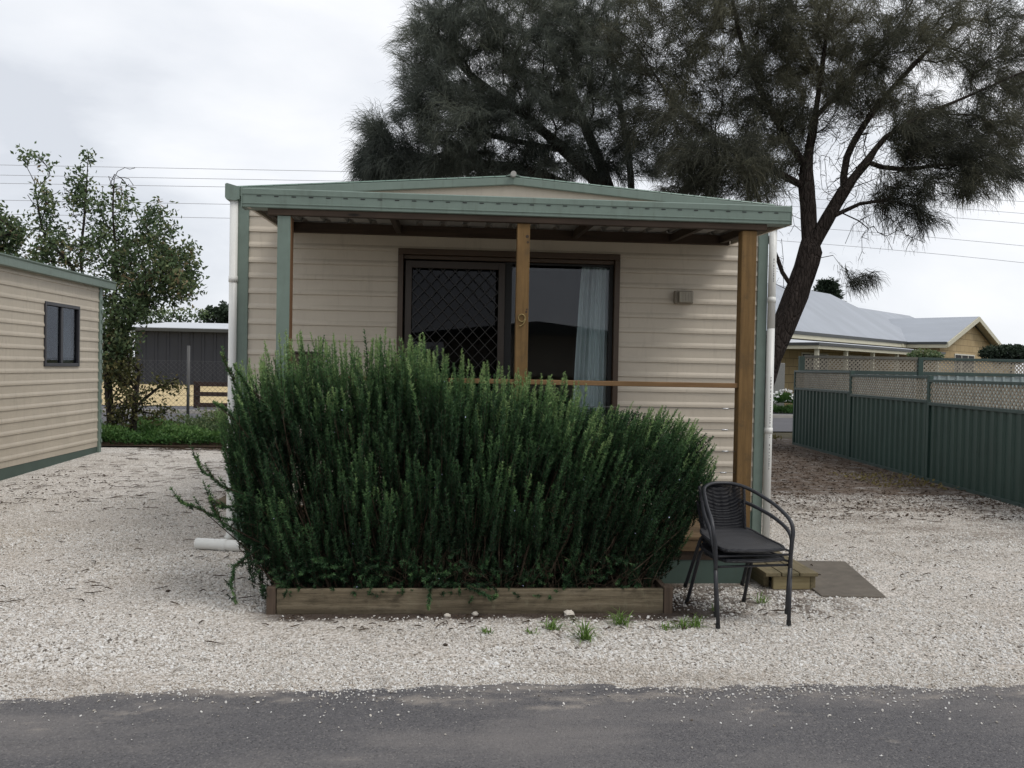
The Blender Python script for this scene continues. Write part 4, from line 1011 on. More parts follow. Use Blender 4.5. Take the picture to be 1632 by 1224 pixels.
def needles(PA, DR, rad, thr, centre, per, ln=(.16, .36), name='crown', mat='sheoak', parent=None, wid=.0075, keep=None):
    """drooping casuarina needles dressed along every fine twig"""
    V_ = []; Sh = []; cen = np.array(centre); idx = np.where(rad < thr)[0]
    for i in idx:
        if keep is not None and not keep[i]: continue
        p = PA[i]; d = DR[i]; n = int(per*random.uniform(.5, 1.5)); out = unit((p-cen)[None])[0]
        start = p-d*RNG.uniform(-.12, .30, (n, 1))+RNG.normal(0, .055, (n, 3))
        dirn = unit(d*.85+out*.25+np.array((0, 0, -.05))+RNG.normal(0, .38, (n, 3)))
        L = RNG.uniform(ln[0], ln[1], (n, 1))
        mid = start+dirn*L*.5; end = mid+unit(dirn+np.array((0, 0, -.8)))*L*.5
        sd_ = unit(np.cross(dirn, rnd_dirs(n)))*wid*.5
        q1 = np.stack([start-sd_, start+sd_, mid+sd_*.9, mid-sd_*.9], 1); q2 = np.stack([mid-sd_*.9, mid+sd_*.9, end+sd_*.3, end-sd_*.3], 1)
        V_.append(q1.reshape(-1, 3)); V_.append(q2.reshape(-1, 3))
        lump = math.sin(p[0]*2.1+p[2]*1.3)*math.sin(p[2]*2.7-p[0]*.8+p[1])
        s_ = np.clip(.42+.22*lump+.22*out[2]+RNG.normal(0, .15, n), 0, 1); Sh += [s_, s_]  # soft highlights put into needle colour: lumps and upper side of crown lighter
    np_mesh(name, np.concatenate(V_), 4, mat, parent, np.concatenate(Sh))

# visible she-oak behind the cabin at the right
B2 = [(1060, 190, 75, 75, 130, 16.6, 1.8), (1050, 50, 90, 95, 180, 17, 2), (1160, 110, 90, 100, 200, 17, 2), (1180, 0, 90, 60, 150, 17, 2), (1240, 70, 55, 80, 110, 17, 1.8), (1270, 150, 60, 60, 50, 16.8, 1.5),
      (1150, 262, 95, 48, 260, 15.0, .8), (1215, 300, 45, 25, 26, 15.0, .5), (1100, 300, 60, 20, 30, 16, 1), (1225, 215, 60, 70, 60, 16.4, 1.2), (1290, 40, 90, 65, 120, 17, 2), (1400, 40, 110, 70, 170, 17, 2),
      (1540, 50, 120, 75, 230, 17, 2), (1600, 165, 80, 75, 190, 16.6, 1.6), (1500, 215, 85, 45, 95, 16, 1.4), (1575, 262, 75, 48, 120, 16, 1.2), (1540, 300, 40, 18, 22, 15.6, .6),
      (1400, 140, 100, 45, 70, 17, 1.6), (1330, 130, 60, 60, 55, 17, 1.5), (1480, 285, 90, 28, 16, 15.8, 1), (1372, 447, 22, 10, 13, 15.6, .3), (1440, 335, 70, 35, 8, 15.8, .6),
      (1350, -70, 300, 60, 200, 17, 2.2), (1680, 60, 60, 140, 90, 17, 2)]
T2 = thing('she_oak_tree', tuple(pt(1195, 722, 16)), 'tall dark she-oak with leaning forked trunk behind the right side of the cabin', 'tree')
q = lambda L_, Y=16.0, dy=0: [tuple(pt(a, b, Y+dy*i)) for i, (a, b) in enumerate(L_)]
roots = [q([(1188, 730), (1206, 640), (1228, 570), (1258, 500), (1278, 440), (1291, 398)]),
         q([(1291, 398), (1288, 330), (1286, 268), (1298, 190), (1310, 110), (1322, 10), (1330, -80)], 16, .12),
         q([(1291, 398), (1318, 350), (1345, 305), (1382, 258), (1412, 218), (1470, 185), (1550, 150), (1640, 110)], 16, -.08),
         q([(1286, 268), (1245, 205), (1205, 130), (1175, 40), (1160, -60)], 16.2, .2),
         q([(1288, 300), (1230, 270), (1160, 235), (1080, 170), (1020, 80)], 16.1, .1),
         q([(1298, 190), (1350, 130), (1420, 60), (1470, -30)], 16.3, .25),
         q([(1345, 305), (1350, 250), (1390, 180), (1450, 110), (1520, 40)], 16, .2),
         q([(1318, 352), (1370, 325), (1430, 322), (1490, 345)], 15.8, -.1),
         q([(1380, 262), (1440, 270), (1510, 262), (1580, 268)], 15.9, -.1)]
tg = blob_targets(B2); nleaf = len(tg)
bare = blob_targets([(1400, 240, 160, 100, 620, 16, 1.3), (1430, 350, 75, 55, 150, 15.9, .9), (1180, 200, 120, 120, 160, 16.5, 1.4), (1330, 120, 120, 100, 180, 16.8, 1.5), (1240, 330, 35, 60, 14, 15.6, .5), (1235, 430, 25, 40, 14, 15.7, .4), (1150, 200, 120, 90, 60, 16.6, 1.2), (1360, 390, 35, 50, 12, 15.6, .4)])
PA, par, DR, tips = grow(roots, tg+bare)
rad = radii(par, tips, .0075, 2.1)
rad *= .225/rad[8]; rad = rad*np.minimum(1, rad/.225)**.30
rad = np.maximum(rad, .0052)
skin(('trunk', 'branches', 'bark'), PA, par, DR, rad, T2)
dens = np.zeros(len(PA)); par_l = par.tolist()
T_ = np.array(tg); leafnode = np.array([np.min(np.linalg.norm(T_-p, axis=1)) < .30 for p in PA])
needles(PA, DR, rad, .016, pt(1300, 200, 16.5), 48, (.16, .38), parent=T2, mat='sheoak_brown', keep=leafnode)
needles(PA, DR, rad, .009, pt(1350, 300, 16.5), 3, (.1, .24), 'sparse_needles', 'sheoak_brown', T2, .0055, keep=~leafnode)

B1 = [(612, 250, 42, 38, 90, 17.5, 1.0), (598, 205, 26, 26, 30, 17.4, .6), (690, 100, 60, 85, 190, 17.6, 1.6), (735, 30, 80, 70, 200, 18, 2), (720, 185, 90, 60, 200, 17.6, 1.8),
      (850, 50, 95, 110, 290, 18, 2.2), (820, 170, 90, 65, 180, 17.8, 2), (950, 120, 80, 100, 220, 18, 2), (940, 10, 100, 80, 170, 18.2, 2),
      (640, 268, 75, 24, 110, 17.4, 1), (600, 270, 32, 24, 40, 17.4, .6), (760, 255, 90, 30, 60, 17.8, 1), (900, 240, 90, 35, 50, 18, 1.4), (1010, 250, 60, 40, 70, 17.6, 1.4), (800, -70, 180, 60, 170, 18, 2)]
T1 = thing('she_oak_tree', tuple(pt(1010, 702, 18.5)), 'broad dark she-oak whose feathery crown rises above the left half of the cabin roof', 'tree')
roots = [q([(1010, 702), (1018, 560), (1010, 430), (995, 350), (975, 310)], 18.5),
         q([(995, 350), (930, 310), (850, 275), (760, 262), (680, 262), (620, 250)], 18.3, -.12),
         q([(975, 310), (900, 240), (830, 180), (750, 120), (700, 60)], 18.3, -.08),
         q([(975, 310), (940, 220), (900, 120), (860, 20), (840, -60)], 18.4, 0), q([(1010, 430), (1005, 280), (990, 180), (970, 60), (960, -50)], 18.4, 0),
         q([(930, 310), (860, 298), (770, 285), (700, 300)], 18.2, -.1), q([(900, 240), (800, 220), (700, 190), (640, 140)], 18.1, -.1)]
tg = blob_targets(B1); PA, par, DR, tips = grow(roots, tg+blob_targets([(820, 262, 190, 28, 150, 18, 1.2), (900, 150, 160, 120, 200, 18, 1.8), (700, 240, 80, 40, 60, 17.8, 1)]))
rad = radii(par, tips, .0075, 2.1); rad *= .26/rad[8]; rad = rad*np.minimum(1, rad/.26)**.28; rad = np.maximum(rad, .006)
skin(('trunk', 'branches', 'bark'), PA, par, DR, rad, T1)
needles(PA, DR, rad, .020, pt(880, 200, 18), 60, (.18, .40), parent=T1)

# broad-leaved trees beyond the left cabin
def leaf_tree(name, label, base, roots, blobs, bare, per, lnr, mat='leaf', r0=.006, rb=.07, thr=.03):
    t = thing(name, base, label, 'tree'); tg = blob_targets(blobs); bb = blob_targets(bare) if bare else []
    PA, par, DR, tips = grow(roots, tg+bb, .25, .04)
    rad = radii(par, tips, r0, 2.5); rad *= rb/rad[4]; rad = np.maximum(rad, .004)
    skin(('trunk', 'branches', 'bark_grey'), PA, par, DR, rad, t, thr)
    T_ = np.array(tg); pos = []; sh = []
    for ti in tips:
        if np.min(np.linalg.norm(T_-PA[ti], axis=1)) > 1e-3: continue
        n = int(per*random.uniform(.5, 1.5)); pos.append(PA[ti]+RNG.normal(0, .085, (n, 3))); sh.append(np.clip(random.gauss(.45, .22)+RNG.normal(0, .15, n), 0, 1))
    P_ = np.concatenate(pos); n = len(P_); dd = unit(rnd_dirs(n)+np.array((0, 0, -.25)))
    np_mesh('crown', leaves(P_, dd, RNG.uniform(*lnr, n), RNG.uniform(.035, .055, n)), 4, mat, t, np.concatenate(sh)); return t
q17 = lambda L_, Y=17.2: q(L_, Y)
leaf_tree('leafy_tree', 'loose multi-stemmed leafy tree with bare top twigs beyond the left cabin', tuple(pt(175, 700, 17.2)),
          [q17([(178, 705), (172, 600), (160, 500), (150, 430)]), q17([(160, 500), (130, 430), (135, 340), (140, 260)]), q17([(172, 560), (185, 440), (180, 340), (182, 285)]),
           q17([(172, 600), (215, 500), (250, 430), (280, 400)]), q17([(160, 500), (110, 420), (70, 370), (55, 290)]), q17([(172, 600), (185, 570), (200, 545), (205, 520)])],
          [(230, 420, 60, 55, 130, 17.2, .9), (282, 440, 36, 50, 90, 17.2, .7), (245, 360, 35, 38, 40, 17.2, .6), (170, 400, 50, 45, 60, 17.3, .8), (130, 310, 22, 45, 30, 17.2, .4), (180, 335, 35, 40, 30, 17.3, .5), (70, 340, 22, 55, 32, 17.2, .4),
           (100, 400, 40, 35, 40, 17.2, .7), (62, 410, 25, 25, 22, 17.2, .4), (190, 480, 50, 42, 84, 17.2, .9), (178, 550, 26, 55, 90, 17.2, .6), (215, 490, 30, 25, 36, 17.2, .6), (300, 430, 14, 50, 22, 17.2, .3), (196, 545, 22, 28, 34, 17.0, .4),
           (142, 252, 7, 5, 3, 17.2, .1), (38, 250, 8, 6, 3, 17.2, .1), (77, 264, 6, 4, 2, 17.2, .1), (60, 248, 6, 3, 2, 17.2, .1)],
          [(185, 290, 40, 35, 26, 17.2, .4), (100, 320, 40, 50, 22, 17.2, .4), (50, 290, 15, 40, 6, 17.2, .2), (270, 500, 30, 12, 10, 17.2, .3)], 21, (.07, .125))
leaf_tree('leafy_tree', 'denser green tree at the far left edge behind the left cabin roof', tuple(pt(-25, 700, 17.8)),
          [q17([(-25, 705), (-20, 560), (-10, 430), (0, 380)], 17.8)],
          [(8, 372, 32, 36, 60, 17.8, .6), (-40, 360, 50, 50, 80, 17.8, .9), (0, 420, 40, 20, 30, 17.8, .6)], None, 24, (.07, .12))
leaf_tree('garden_shrub', 'straggly olive shrub with yellowish leaves below the leafy tree', tuple(pt(215, 688, 16.9)),
          [q17([(212, 690), (215, 650), (220, 610), (225, 580)], 16.9), q17([(215, 650), (250, 620), (285, 602)], 16.9)],
          [(195, 590, 24, 32, 45, 16.9, .5), (205, 630, 36, 25, 34, 16.9, .5), (265, 612, 28, 12, 16, 16.9, .3), (190, 660, 25, 22, 26, 16.8, .3), (240, 655, 35, 14, 16, 16.8, .3)], None, 15, (.06, .09), 'leaf_olive', .004, .03, .02)['category'] = 'shrub'
# distant rounded trees beyond the shed
for k, (px, py, Y, rx, rz) in enumerate([(345, 506, 95, 1.7, 1.2), (368, 505, 96, 2.0, 1.5), (285, 503, 92, 3.2, .9), (240, 507, 92, 2.2, 1.0)]):
    c_ = pt(px, py, Y); t = thing('distant_tree', (c_.x, c_.y, 0), ['small round tree on the horizon left of the cabin downpipe', 'slightly larger round tree on the horizon touching the cabin downpipe', 'thin pale treetop on the horizon above the shed roof', 'low treetop on the horizon behind the left end of the shed'][k], 'tree', 'trees on the horizon behind the shed')
    MB().tube([(c_.x, c_.y, 0), (c_.x+.1, c_.y, c_.z)], [.22, .1], 8).build('trunk', 'bark_grey', t)
    n = 1500 if k < 2 else 500; dd = rnd_dirs(n); rr_ = RNG.uniform(.5, 1, (n, 1))**.5
    P_ = np.array(tuple(c_))+dd*rr_*np.array((rx, rx, rz))*(1+.18*np.sin(dd[:, :1]*7+dd[:, 2:]*5))
    np_mesh('crown', leaves(P_, rnd_dirs(n), RNG.uniform(.2, .4, n), RNG.uniform(.15, .3, n)), 4, 'conifer' if k < 2 else 'leaf', t, np.clip(.35+.5*dd[:, 2], 0, 1))

# ground cover
def cover(name, x0, x1, y0, y1, n, hmax, mat, label, cat, lr=(.05, .10), zf=None, seed_h=1.0):
    X = RNG.uniform(x0, x1, n); Y = RNG.uniform(y0, y1, n)
    hgt = hmax*(.35+.65*np.abs(np.sin(X*2.1+Y*1.3)*np.cos(Y*2.4-X*.9)))
    Z = hgt*RNG.random(n)**.6+.03
    dd = unit(rnd_dirs(n)+np.array((0, 0, .5)))
    o = np_mesh(name, leaves(np.stack([X, Y, Z], 1), dd, RNG.uniform(*lr, n), RNG.uniform(.02, .04, n)), 4, mat, None, np.clip(.2+.7*Z/hmax+RNG.normal(0, .15, n), 0, 1))
    return tag(o, label, cat, kind='stuff')
cover('ground_cover', -6.6, -2.9, 15.55, 18.9, 26000, .30, 'cover', 'low bright green ground cover along the back fence at the left', 'ground cover')
cover('ground_cover', -5.3, -3.6, 17.0, 18.8, 5000, .62, 'leaf', 'taller dark leafy growth around the wire fence post', 'ground cover')
cover('ground_cover', 6.1, 7.3, 18.2, 18.9, 500, .08, 'leaf_olive', 'thin green weeds along the back fence at the right', 'ground cover')
cover('grass_patch', 5.7, 6.8, 10.9, 12.4, 260, .015, 'leaf_olive', 'faint patch of short grass on the dirt near the green fence', 'grass', (.03, .06))

# litter: sticks and dry leaves
def litter(name, regions, label):
    m = MB()
    for x0, x1, y0, y1, n, lr in regions:
        for _ in range(n):
            x, y = random.uniform(x0, x1), random.uniform(y0, y1); a = random.gauss(0, .5) if random.random() < .7 else random.uniform(0, PI); L = random.uniform(*lr)
            z = gz(x, y)+.012; m.tube([(x, y, z), (x+L*.5*math.cos(a), y+L*.5*math.sin(a), z+random.uniform(0, .012)), (x+L*math.cos(a+.3), y+L*math.sin(a+.3), z)], [.003, .004, .002], 4)
    tag(m.build(name, 'twig'), label, 'twigs', kind='stuff')
litter('dry_twigs', [(-5.4, -1.9, 9.0, 15.3, 380, (.04, .2)), (-5, -2.4, 14.9, 15.9, 260, (.1, .5)), (-3.4, -1.2, 4.6, 9, 50, (.04, .12)), (3.0, 7.0, 8.5, 18, 700, (.04, .16)), (2.2, 4.6, 4.6, 8.5, 60, (.02, .08)), (1.3, 2.3, 5.1, 5.9, 30, (.03, .12)), (-1, 1.6, 4.9, 5.2, 60, (.02, .07))],
       'brown needles and broken twigs scattered over the gravel')
X = np.concatenate([RNG.uniform(3, 7.1, 6500), RNG.uniform(-5.4, -1.8, 1500)]); Y = np.concatenate([RNG.uniform(8.6, 18.5, 6500)**1.0, RNG.uniform(9.5, 15.4, 1500)])
n = len(X); o = np_mesh('leaf_litter', leaves(np.stack([X, Y, np.full(n, .012)-.05*(X < -2.6)], 1), unit(rnd_dirs(n)*np.array((1, 1, .12))), RNG.uniform(.02, .06, n), RNG.uniform(.008, .02, n)), 4, 'twig')
tag(o, 'thin brown leaf litter lying on the dirt at the back of the yard', 'leaf litter', kind='stuff')

# weeds in front of the planter
TU = [(880, 1004, .10, 40, 'small weed tuft in the gravel below the middle of the planter right half'), (932, 1020, .15, 60, 'largest bright grass tuft in the gravel in front of the planter'), (990, 996, .13, 55, 'grass tuft close to the right end of the planter board'),
      (1085, 1002, .10, 34, 'thin grass tuft between the planter end and the chairs'), (1108, 1000, .10, 34, 'thin grass tuft just left of the chair front leg'), (1214, 962, .13, 20, 'wispy weed growing between the chair legs'),
      (775, 1010, .06, 22, 'tiny weed in the soil in front of the planter centre'), (845, 1010, .05, 18, 'tiny weed left of the small weed tuft by the planter'), (1060, 1004, .06, 16, 'tiny grass tuft at the right corner peg of the planter'), (1140, 975, .07, 16, 'faint grass tuft beside the left chair legs')]
for px, py, h, n, lab in TU:
    d_ = fw+rt*((px-816)/FPX)-up*((py-612)/FPX); c_ = Vector((0, 0, EYE))+d_*(-EYE/d_.z)
    V_ = []; Sh = []
    for _ in range(n):
        a = random.uniform(0, 2*PI); el = random.uniform(.35, 1.4); L = h*random.uniform(.5, 1.1); d1 = Vector((math.cos(a)*math.cos(el), math.sin(a)*math.cos(el), math.sin(el)))
        b0 = c_+Vector((random.gauss(0, .018), random.gauss(0, .018), .005)); m1 = b0+d1*L*.55; e1 = m1+(d1+Vector((math.cos(a)*.5, math.sin(a)*.5, -.55))).normalized()*L*.45; sd_ = d1.cross(Vector((0, 0, 1))).normalized()*.0030
        V_ += [b0-sd_, b0+sd_, m1+sd_, m1-sd_, m1-sd_, m1+sd_, e1+sd_*.2, e1-sd_*.2]; s_ = random.uniform(.2, 1); Sh += [s_, s_]
    tag(np_mesh('grass_tuft', np.array([tuple(v) for v in V_]), 4, 'grass', None, np.array(Sh)), lab, 'grass tuft', 'weeds in the gravel by the planter')
def rock(px, py, r, lab, dark=False):
    d_ = fw+rt*((px-816)/FPX)-up*((py-612)/FPX); c_ = Vector((0, 0, EYE))+d_*(-(EYE-r*.4)/d_.z); m = MB(); n1, n2 = 9, 6; vs = []
    for j in range(n2+1):
        for i in range(n1):
            th, ph = PI*j/n2, 2*PI*i/n1; k = r*random.uniform(.8, 1.15); vs.append(c_+Vector((math.sin(th)*math.cos(ph)*k*1.2, math.sin(th)*math.sin(ph)*k, math.cos(th)*k*.7)))
    m.add(vs, [(j*n1+i, (j+1)*n1+i, (j+1)*n1+(i+1) % n1, j*n1+(i+1) % n1) for j in range(n2) for i in range(n1)])
    tag(m.build('rock', 'soil' if dark else 'rock'), lab, 'rock', None)
rock(907, 978, .030, 'pale lumpy rock on the soil just below the planter board'); rock(713, 981, .018, 'small white pebble below the left half of the planter board')
rock(757, 978, .018, 'small grey pebble near the middle of the planter board'); rock(1183, 944, .022, 'flat pale stone between the chair legs by the step'); rock(710, 1028, .012, 'small dark clod on the gravel in front of the planter', True); rock(268, 942, .014, 'small dark clod on the gravel left of the planter', True)

# ------------------------------------------------------------------ fences at the right
FP = [Vector((7.40, 17.77, 0)), Vector((7.19, 14.80, 0)), Vector((6.963, 11.92, 0)), Vector((6.70, 8.95, 0)), Vector((6.45, 6.0, 0))]
FT = [(1.568, 1.20), (1.512, 1.155), (1.462, 1.125), (1.42, 1.09)]
fn = thing('metal_fence', tuple(FP[0]), 'dark green corrugated metal fence with a low lattice strip on top, stepping down', 'fence')
def lattice(mb, a, b, z0, z1, off=(0, 0), st=.058, wdt=.026):
    """two layers of diagonal laths clipped to a strip between xy points a and b"""
    a, b = Vector((a[0], a[1], 0)), Vector((b[0], b[1], 0)); L = (b-a).length; u = (b-a)/L; nrm = Vector((u.y, -u.x, 0)); H_ = z1-z0
    for lay, sgn in ((.004, 1), (-.004, -1)):
        k = -H_
        while k < L+H_:
            s0, s1 = (k, k+H_) if sgn > 0 else (k+H_, k); t0, t1 = 0.0, 1.0
            ds = s1-s0
            ta, tb = sorted(((0-s0)/ds, (L-s0)/ds)); t0 = max(t0, ta); t1 = min(t1, tb)
            if t1-t0 > .05:
                p0 = a+u*(s0+ds*t0)+Vector((0, 0, z0+H_*t0))+nrm*lay; p1 = a+u*(s0+ds*t1)+Vector((0, 0, z0+H_*t1))+nrm*lay
                mb.beam(p0, p1, .006, wdt, tuple((p1-p0).cross(nrm).normalized()))
            k += st*1.414
    return mb
for i in range(4):
    a, b = FP[i], FP[i+1]; zt, zl = FT[i]; L = (b-a).length; u = (b-a)/L; out = Vector((-1, 0, 0)); out = (out-u*out.dot(u)).normalized()
    m = MB(); m.beam(a+Vector((0, 0, (zt+.03)/2-.05)), a+Vector((0, 0, (zt+.03)/2-.05))+Vector((0, 0, .001)), .01, .01)
    # posts
    m = MB(); hh = max(zt, FT[i-1][0] if i else 0)+.005; m.box(a.x-.035, a.x+.03, a.y-.03, a.y+.03, -.1, hh); m.build('post', 'fence_green', fn, .003)
    m = MB(); n = int(L/.19); prof = []
    for k in range(n):
        s0 = .03+(L-.06)*k/n; w_ = (L-.06)/n
        for f_, o_ in ((0, 0), (.38, 0), (.5, .028), (.82, .028), (.94, 0)): prof.append((s0+f_*w_, o_))
    prof.append((L-.03, 0)); vs = []
    for s_, o_ in prof:
        p = a+u*s_+out*o_; vs += [(p.x, p.y, -.12), (p.x, p.y, zl-.03)]
    m.add(vs, [(2*k, 2*k+1, 2*k+3, 2*k+2) for k in range(len(prof)-1)]); m.build('sheet_panel', 'fence_green', fn)
    m = MB(); ua, ub = a+u*.03, b-u*.03
    m.beam(ua+out*.015+Vector((0, 0, zl-.015)), ub+out*.015+Vector((0, 0, zl-.015)), .05, .045); m.build('middle_rail', 'fence_rail', fn, .004)
    m = MB(); m.beam(ua+out*.01+Vector((0, 0, zt-.02)), ub+out*.01+Vector((0, 0, zt-.02)), .05, .04); m.build('top_rail', 'fence_rail', fn, .004)
    m = MB(); lattice(m, ua+out*.01, ub+out*.01, zl+.01, zt-.042); m.build('lattice_panel', 'lattice', fn)
    m = MB(); m.beam(ua+out*.035+Vector((0, 0, .02)), ub+out*.035+Vector((0, 0, .02)), .012, .05); m.build('bottom_rail', 'fence_rail', fn)
bf = thing('lattice_fence', (7.6, 17.95, 0), 'taller lattice topped fence running right behind the green metal fence', 'fence')
xs = [7.58, 10.22, 13.0, 15.8]
for i, x in enumerate(xs): box('post', 'fence_green' if i else 'green_dark', bf, x-.055, x+.055, 17.88, 17.97, -.05, 1.90 if i else 1.88, bevel=.004)
for i in range(3):
    a, b = xs[i]+.058, xs[i+1]-.058
    m = MB(); lattice(m, (a, 17.93), (b, 17.93), 1.595, 1.845, st=.062, wdt=.03); m.build('lattice_panel', 'lattice', bf)
    box('top_rail', 'grey_green' if i == 0 else 'fence_rail', bf, a, b, 17.90, 17.96, 1.847, 1.905); box('middle_rail', 'fence_rail', bf, a, b, 17.90, 17.96, 1.52, 1.593)
    m = MB(); prof = []; s_ = a
    while s_ < b-.21:
        for f_, o_ in ((0, 0), (.12, 0), (.145, -.03), (.185, -.03), (.21, 0)): prof.append((s_+f_, o_))
        s_ += .21
    vs = []
    for x, o_ in prof: vs += [(x, 17.93+o_, -.05), (x, 17.93+o_, 1.518)]
    m.add(vs, [(2*k, 2*k+1, 2*k+3, 2*k+2) for k in range(len(prof)-1)]); m.build('sheet_panel', 'pale_sheet', bf)
    m = MB(); m.box(a, b, 17.88, 17.895, 1.42, 1.50) if False else None

# wire fence along the street
cf = thing('chain_link_fence', (-5.58, 19.1, 0), 'old chain link fence with grey posts between the yard and the street', 'fence')
for x in (-8.6, -5.58, -2.5, .6, 3.7, 6.75):
    MB().tube([(x, 19.08, -.1), (x, 19.08, 1.86)], .032, 10).build('post', 'steel' if x != -5.58 else 'wire', cf, smooth=True)
m = MB()
for x0, x1 in ((-9, -2), (3.6, 7.4)):
    for sgn in (1, -1):
        x = x0-1.6
        while x < x1:
            t0 = max(0, (x0-x)/1.6); t1 = min(1, (x1-x)/1.6)
            if t1 > t0:
                za, zb = (t0, t1) if sgn > 0 else (1-t0, 1-t1)
                m.beam((x+1.6*t0, 19.1+.004*sgn, .02+1.5*za), (x+1.6*t1, 19.1+.004*sgn, .02+1.5*zb), .003, .004)
            x += .11
    for z in (.02, .78, 1.53): m.tube([(x0, 19.1, z), (x1, 19.1, z)], .003, 5)
m.build('wire_mesh', 'wire', cf)

# brown timber rail fence across the street
tf = thing('timber_rail_fence', (-8.1, 28.3, 0), 'dark brown three-rail timber fence on the far side of the street', 'fence')
for x in (-8.02, -5.6, -3.2): box('post', 'timber_dark', tf, x-.09, x+.09, 28.30, 28.42, 0, .88)
for z in (.80, .48, .13): box('rail', 'timber_dark', tf, -8.0, -3.1, 28.24, 28.296, z-.07, z+.07)

# dark shed and pale ground beyond
sh = thing('shed', (-14, 58, 0), 'long charcoal metal shed with pale roof beyond the street at the left', 'shed')
m = MB(); prof = [(-20.4, 0)]; x = -20.4
while x < -5:
    prof += [(x+.5, 0), (x+.55, -.05), (x+.7, -.05), (x+.75, 0)]; x += .75
vs = []
for x, o_ in prof: vs += [(x, 58+o_, -.05), (x, 58+o_, 3.55)]
m.add(vs, [(2*k, 2*k+1, 2*k+3, 2*k+2) for k in range(len(prof)-1)]); m.build('wall', 'shed_wall', sh)
box('wall', 'shed_wall', sh, -20.4, -20.3, 58.05, 66, 0, 3.6)
m = MB(); m.hexa([(-20.9, 57.5, 3.62), (-4.8, 57.5, 3.62), (-4.8, 66, 4.32), (-20.9, 66, 4.32)], [(-20.9, 57.5, 3.70), (-4.8, 57.5, 3.70), (-4.8, 66, 4.42), (-20.9, 66, 4.42)]); m.build('roof', 'zinc_roof_l', sh)
box('gutter', 'gutter_dark', sh, -20.9, -4.8, 57.36, 57.49, 3.45, 3.66)
MB().tube([(-20.55, 57.9, 0), (-20.55, 57.9, 3.5)], .06, 8).build('downpipe', 'white_pvc', sh)

# ------------------------------------------------------------------ house at the right
HR = R(42); hs = thing('house', (14.5, 35.6, 0), 'pale limestone bungalow with grey metal roof, verandah and gabled wing', 'house', None, HR)
def hp(name, mb, mat, parent=None, bevel=0): return mb.build(name, mat, parent or hs, bevel, local=True)
EV = 3.30
hp('wall', MB().box(.6, 13.9, .6, 7.6, 0, EV-.05), 'blocks'); 
WXa, WXb, WYf = 14.2, 24.1, -1.6
wv = MB(); mx_ = (WXa+WXb)/2
wv.add([(WXa, WYf, 0), (WXb, WYf, 0), (WXb, WYf, EV), (mx_, WYf, EV+1.42), (WXa, WYf, EV), (WXa, 6, 0), (WXb, 6, 0), (WXb, 6, EV), (mx_, 6, EV+1.42), (WXa, 6, EV)],
       [(0, 1, 2, 3, 4), (0, 4, 9, 5), (1, 6, 7, 2), (5, 9, 8, 7, 6)]); hp('wall', wv, 'blocks')
hp('wall', MB().box(24.2, 38.5, .6, 7.6, 0, 3.1), 'blocks')
# roofs
def hip(x0, x1, y0, y1, ze, zr, rx0, rx1, ry, th=.05):
    return MB().add([(x0, y0, ze), (x1, y0, ze), (x1, y1, ze), (x0, y1, ze), (rx0, ry, zr), (rx1, ry, zr)], [(0, 1, 5, 4), (1, 2, 5), (2, 3, 4, 5), (3, 0, 4)])
hp('roof', hip(0, 18.5, 0, 8.2, EV, 6.05, 4.5, 13.4, 4.1), 'zinc_roof')
hp('roof', hip(6, 31, .3, 8, EV+.02, 5.5, 10, 25.5, 3.9), 'zinc_roof')
wr_ = MB(); x0, x1, yf, yb = WXa-.45, WXb+.45, WYf-.5, 6; zr = EV+1.62
wr_.add([(x0, yf, EV-.02), (mx_, yf, zr), (x1, yf, EV-.02), (x0, yb, EV-.02), (mx_, yb, zr), (x1, yb, EV-.02)], [(0, 1, 4, 3), (1, 2, 5, 4)]); hp('roof', wr_, 'zinc_roof')
hp('roof', hip(22, 39, 0, 8.2, 3.12, 5.0, 25, 33, 4.0), 'zinc_roof')
for a, b in (((x0, EV-.03), (mx_, zr-.01)), ((mx_, zr-.01), (x1, EV-.03))):
    m = MB(); m.hexa([(a[0], yf-.05, a[1]-.26), (b[0], yf-.05, b[1]-.26), (b[0], yf+.02, b[1]-.26), (a[0], yf+.02, a[1]-.26)], [(a[0], yf-.05, a[1]), (b[0], yf-.05, b[1]), (b[0], yf+.02, b[1]), (a[0], yf+.02, a[1])]); hp('barge_board', m, 'cream')
    m = MB(); m.add([(a[0], yf, a[1]-.05), (b[0], yf, b[1]-.05), (b[0], WYf, b[1]-.05), (a[0], WYf, a[1]-.05)], [(0, 1, 2, 3)]); hp('soffit', m, 'cream')
hp('gutter', MB().box(-.08, 13.7, -.1, .0, EV-.12, EV+.02), 'gutter_dark'); hp('gutter', MB().box(-.1, 0, 0, 8.2, EV-.12, EV+.02), 'gutter_dark')
hp('fascia', MB().box(-.04, 13.7, -.05, .02, EV-.30, EV-.125), 'cream'); hp('fascia', MB().box(-.05, .02, .03, 8.2, EV-.30, EV-.125), 'cream')
hp('soffit', MB().box(0.03, 13.7, .03, .6, EV-.2, EV-.17), 'gutter_dark')
hp('gutter', MB().box(x0-.1, x0, yf+.02, 1.2, EV-.13, EV+.0), 'gutter_dark'); hp('fascia', MB().box(x0-.04, x0+.04, yf+.02, 1.2, EV-.32, EV-.135), 'cream')
hp('gutter', MB().box(24.6, 39, -.1, 0, 3.0, 3.13), 'gutter_dark'); hp('fascia', MB().box(24.6, 39, -.05, .02, 2.83, 2.995), 'cream')
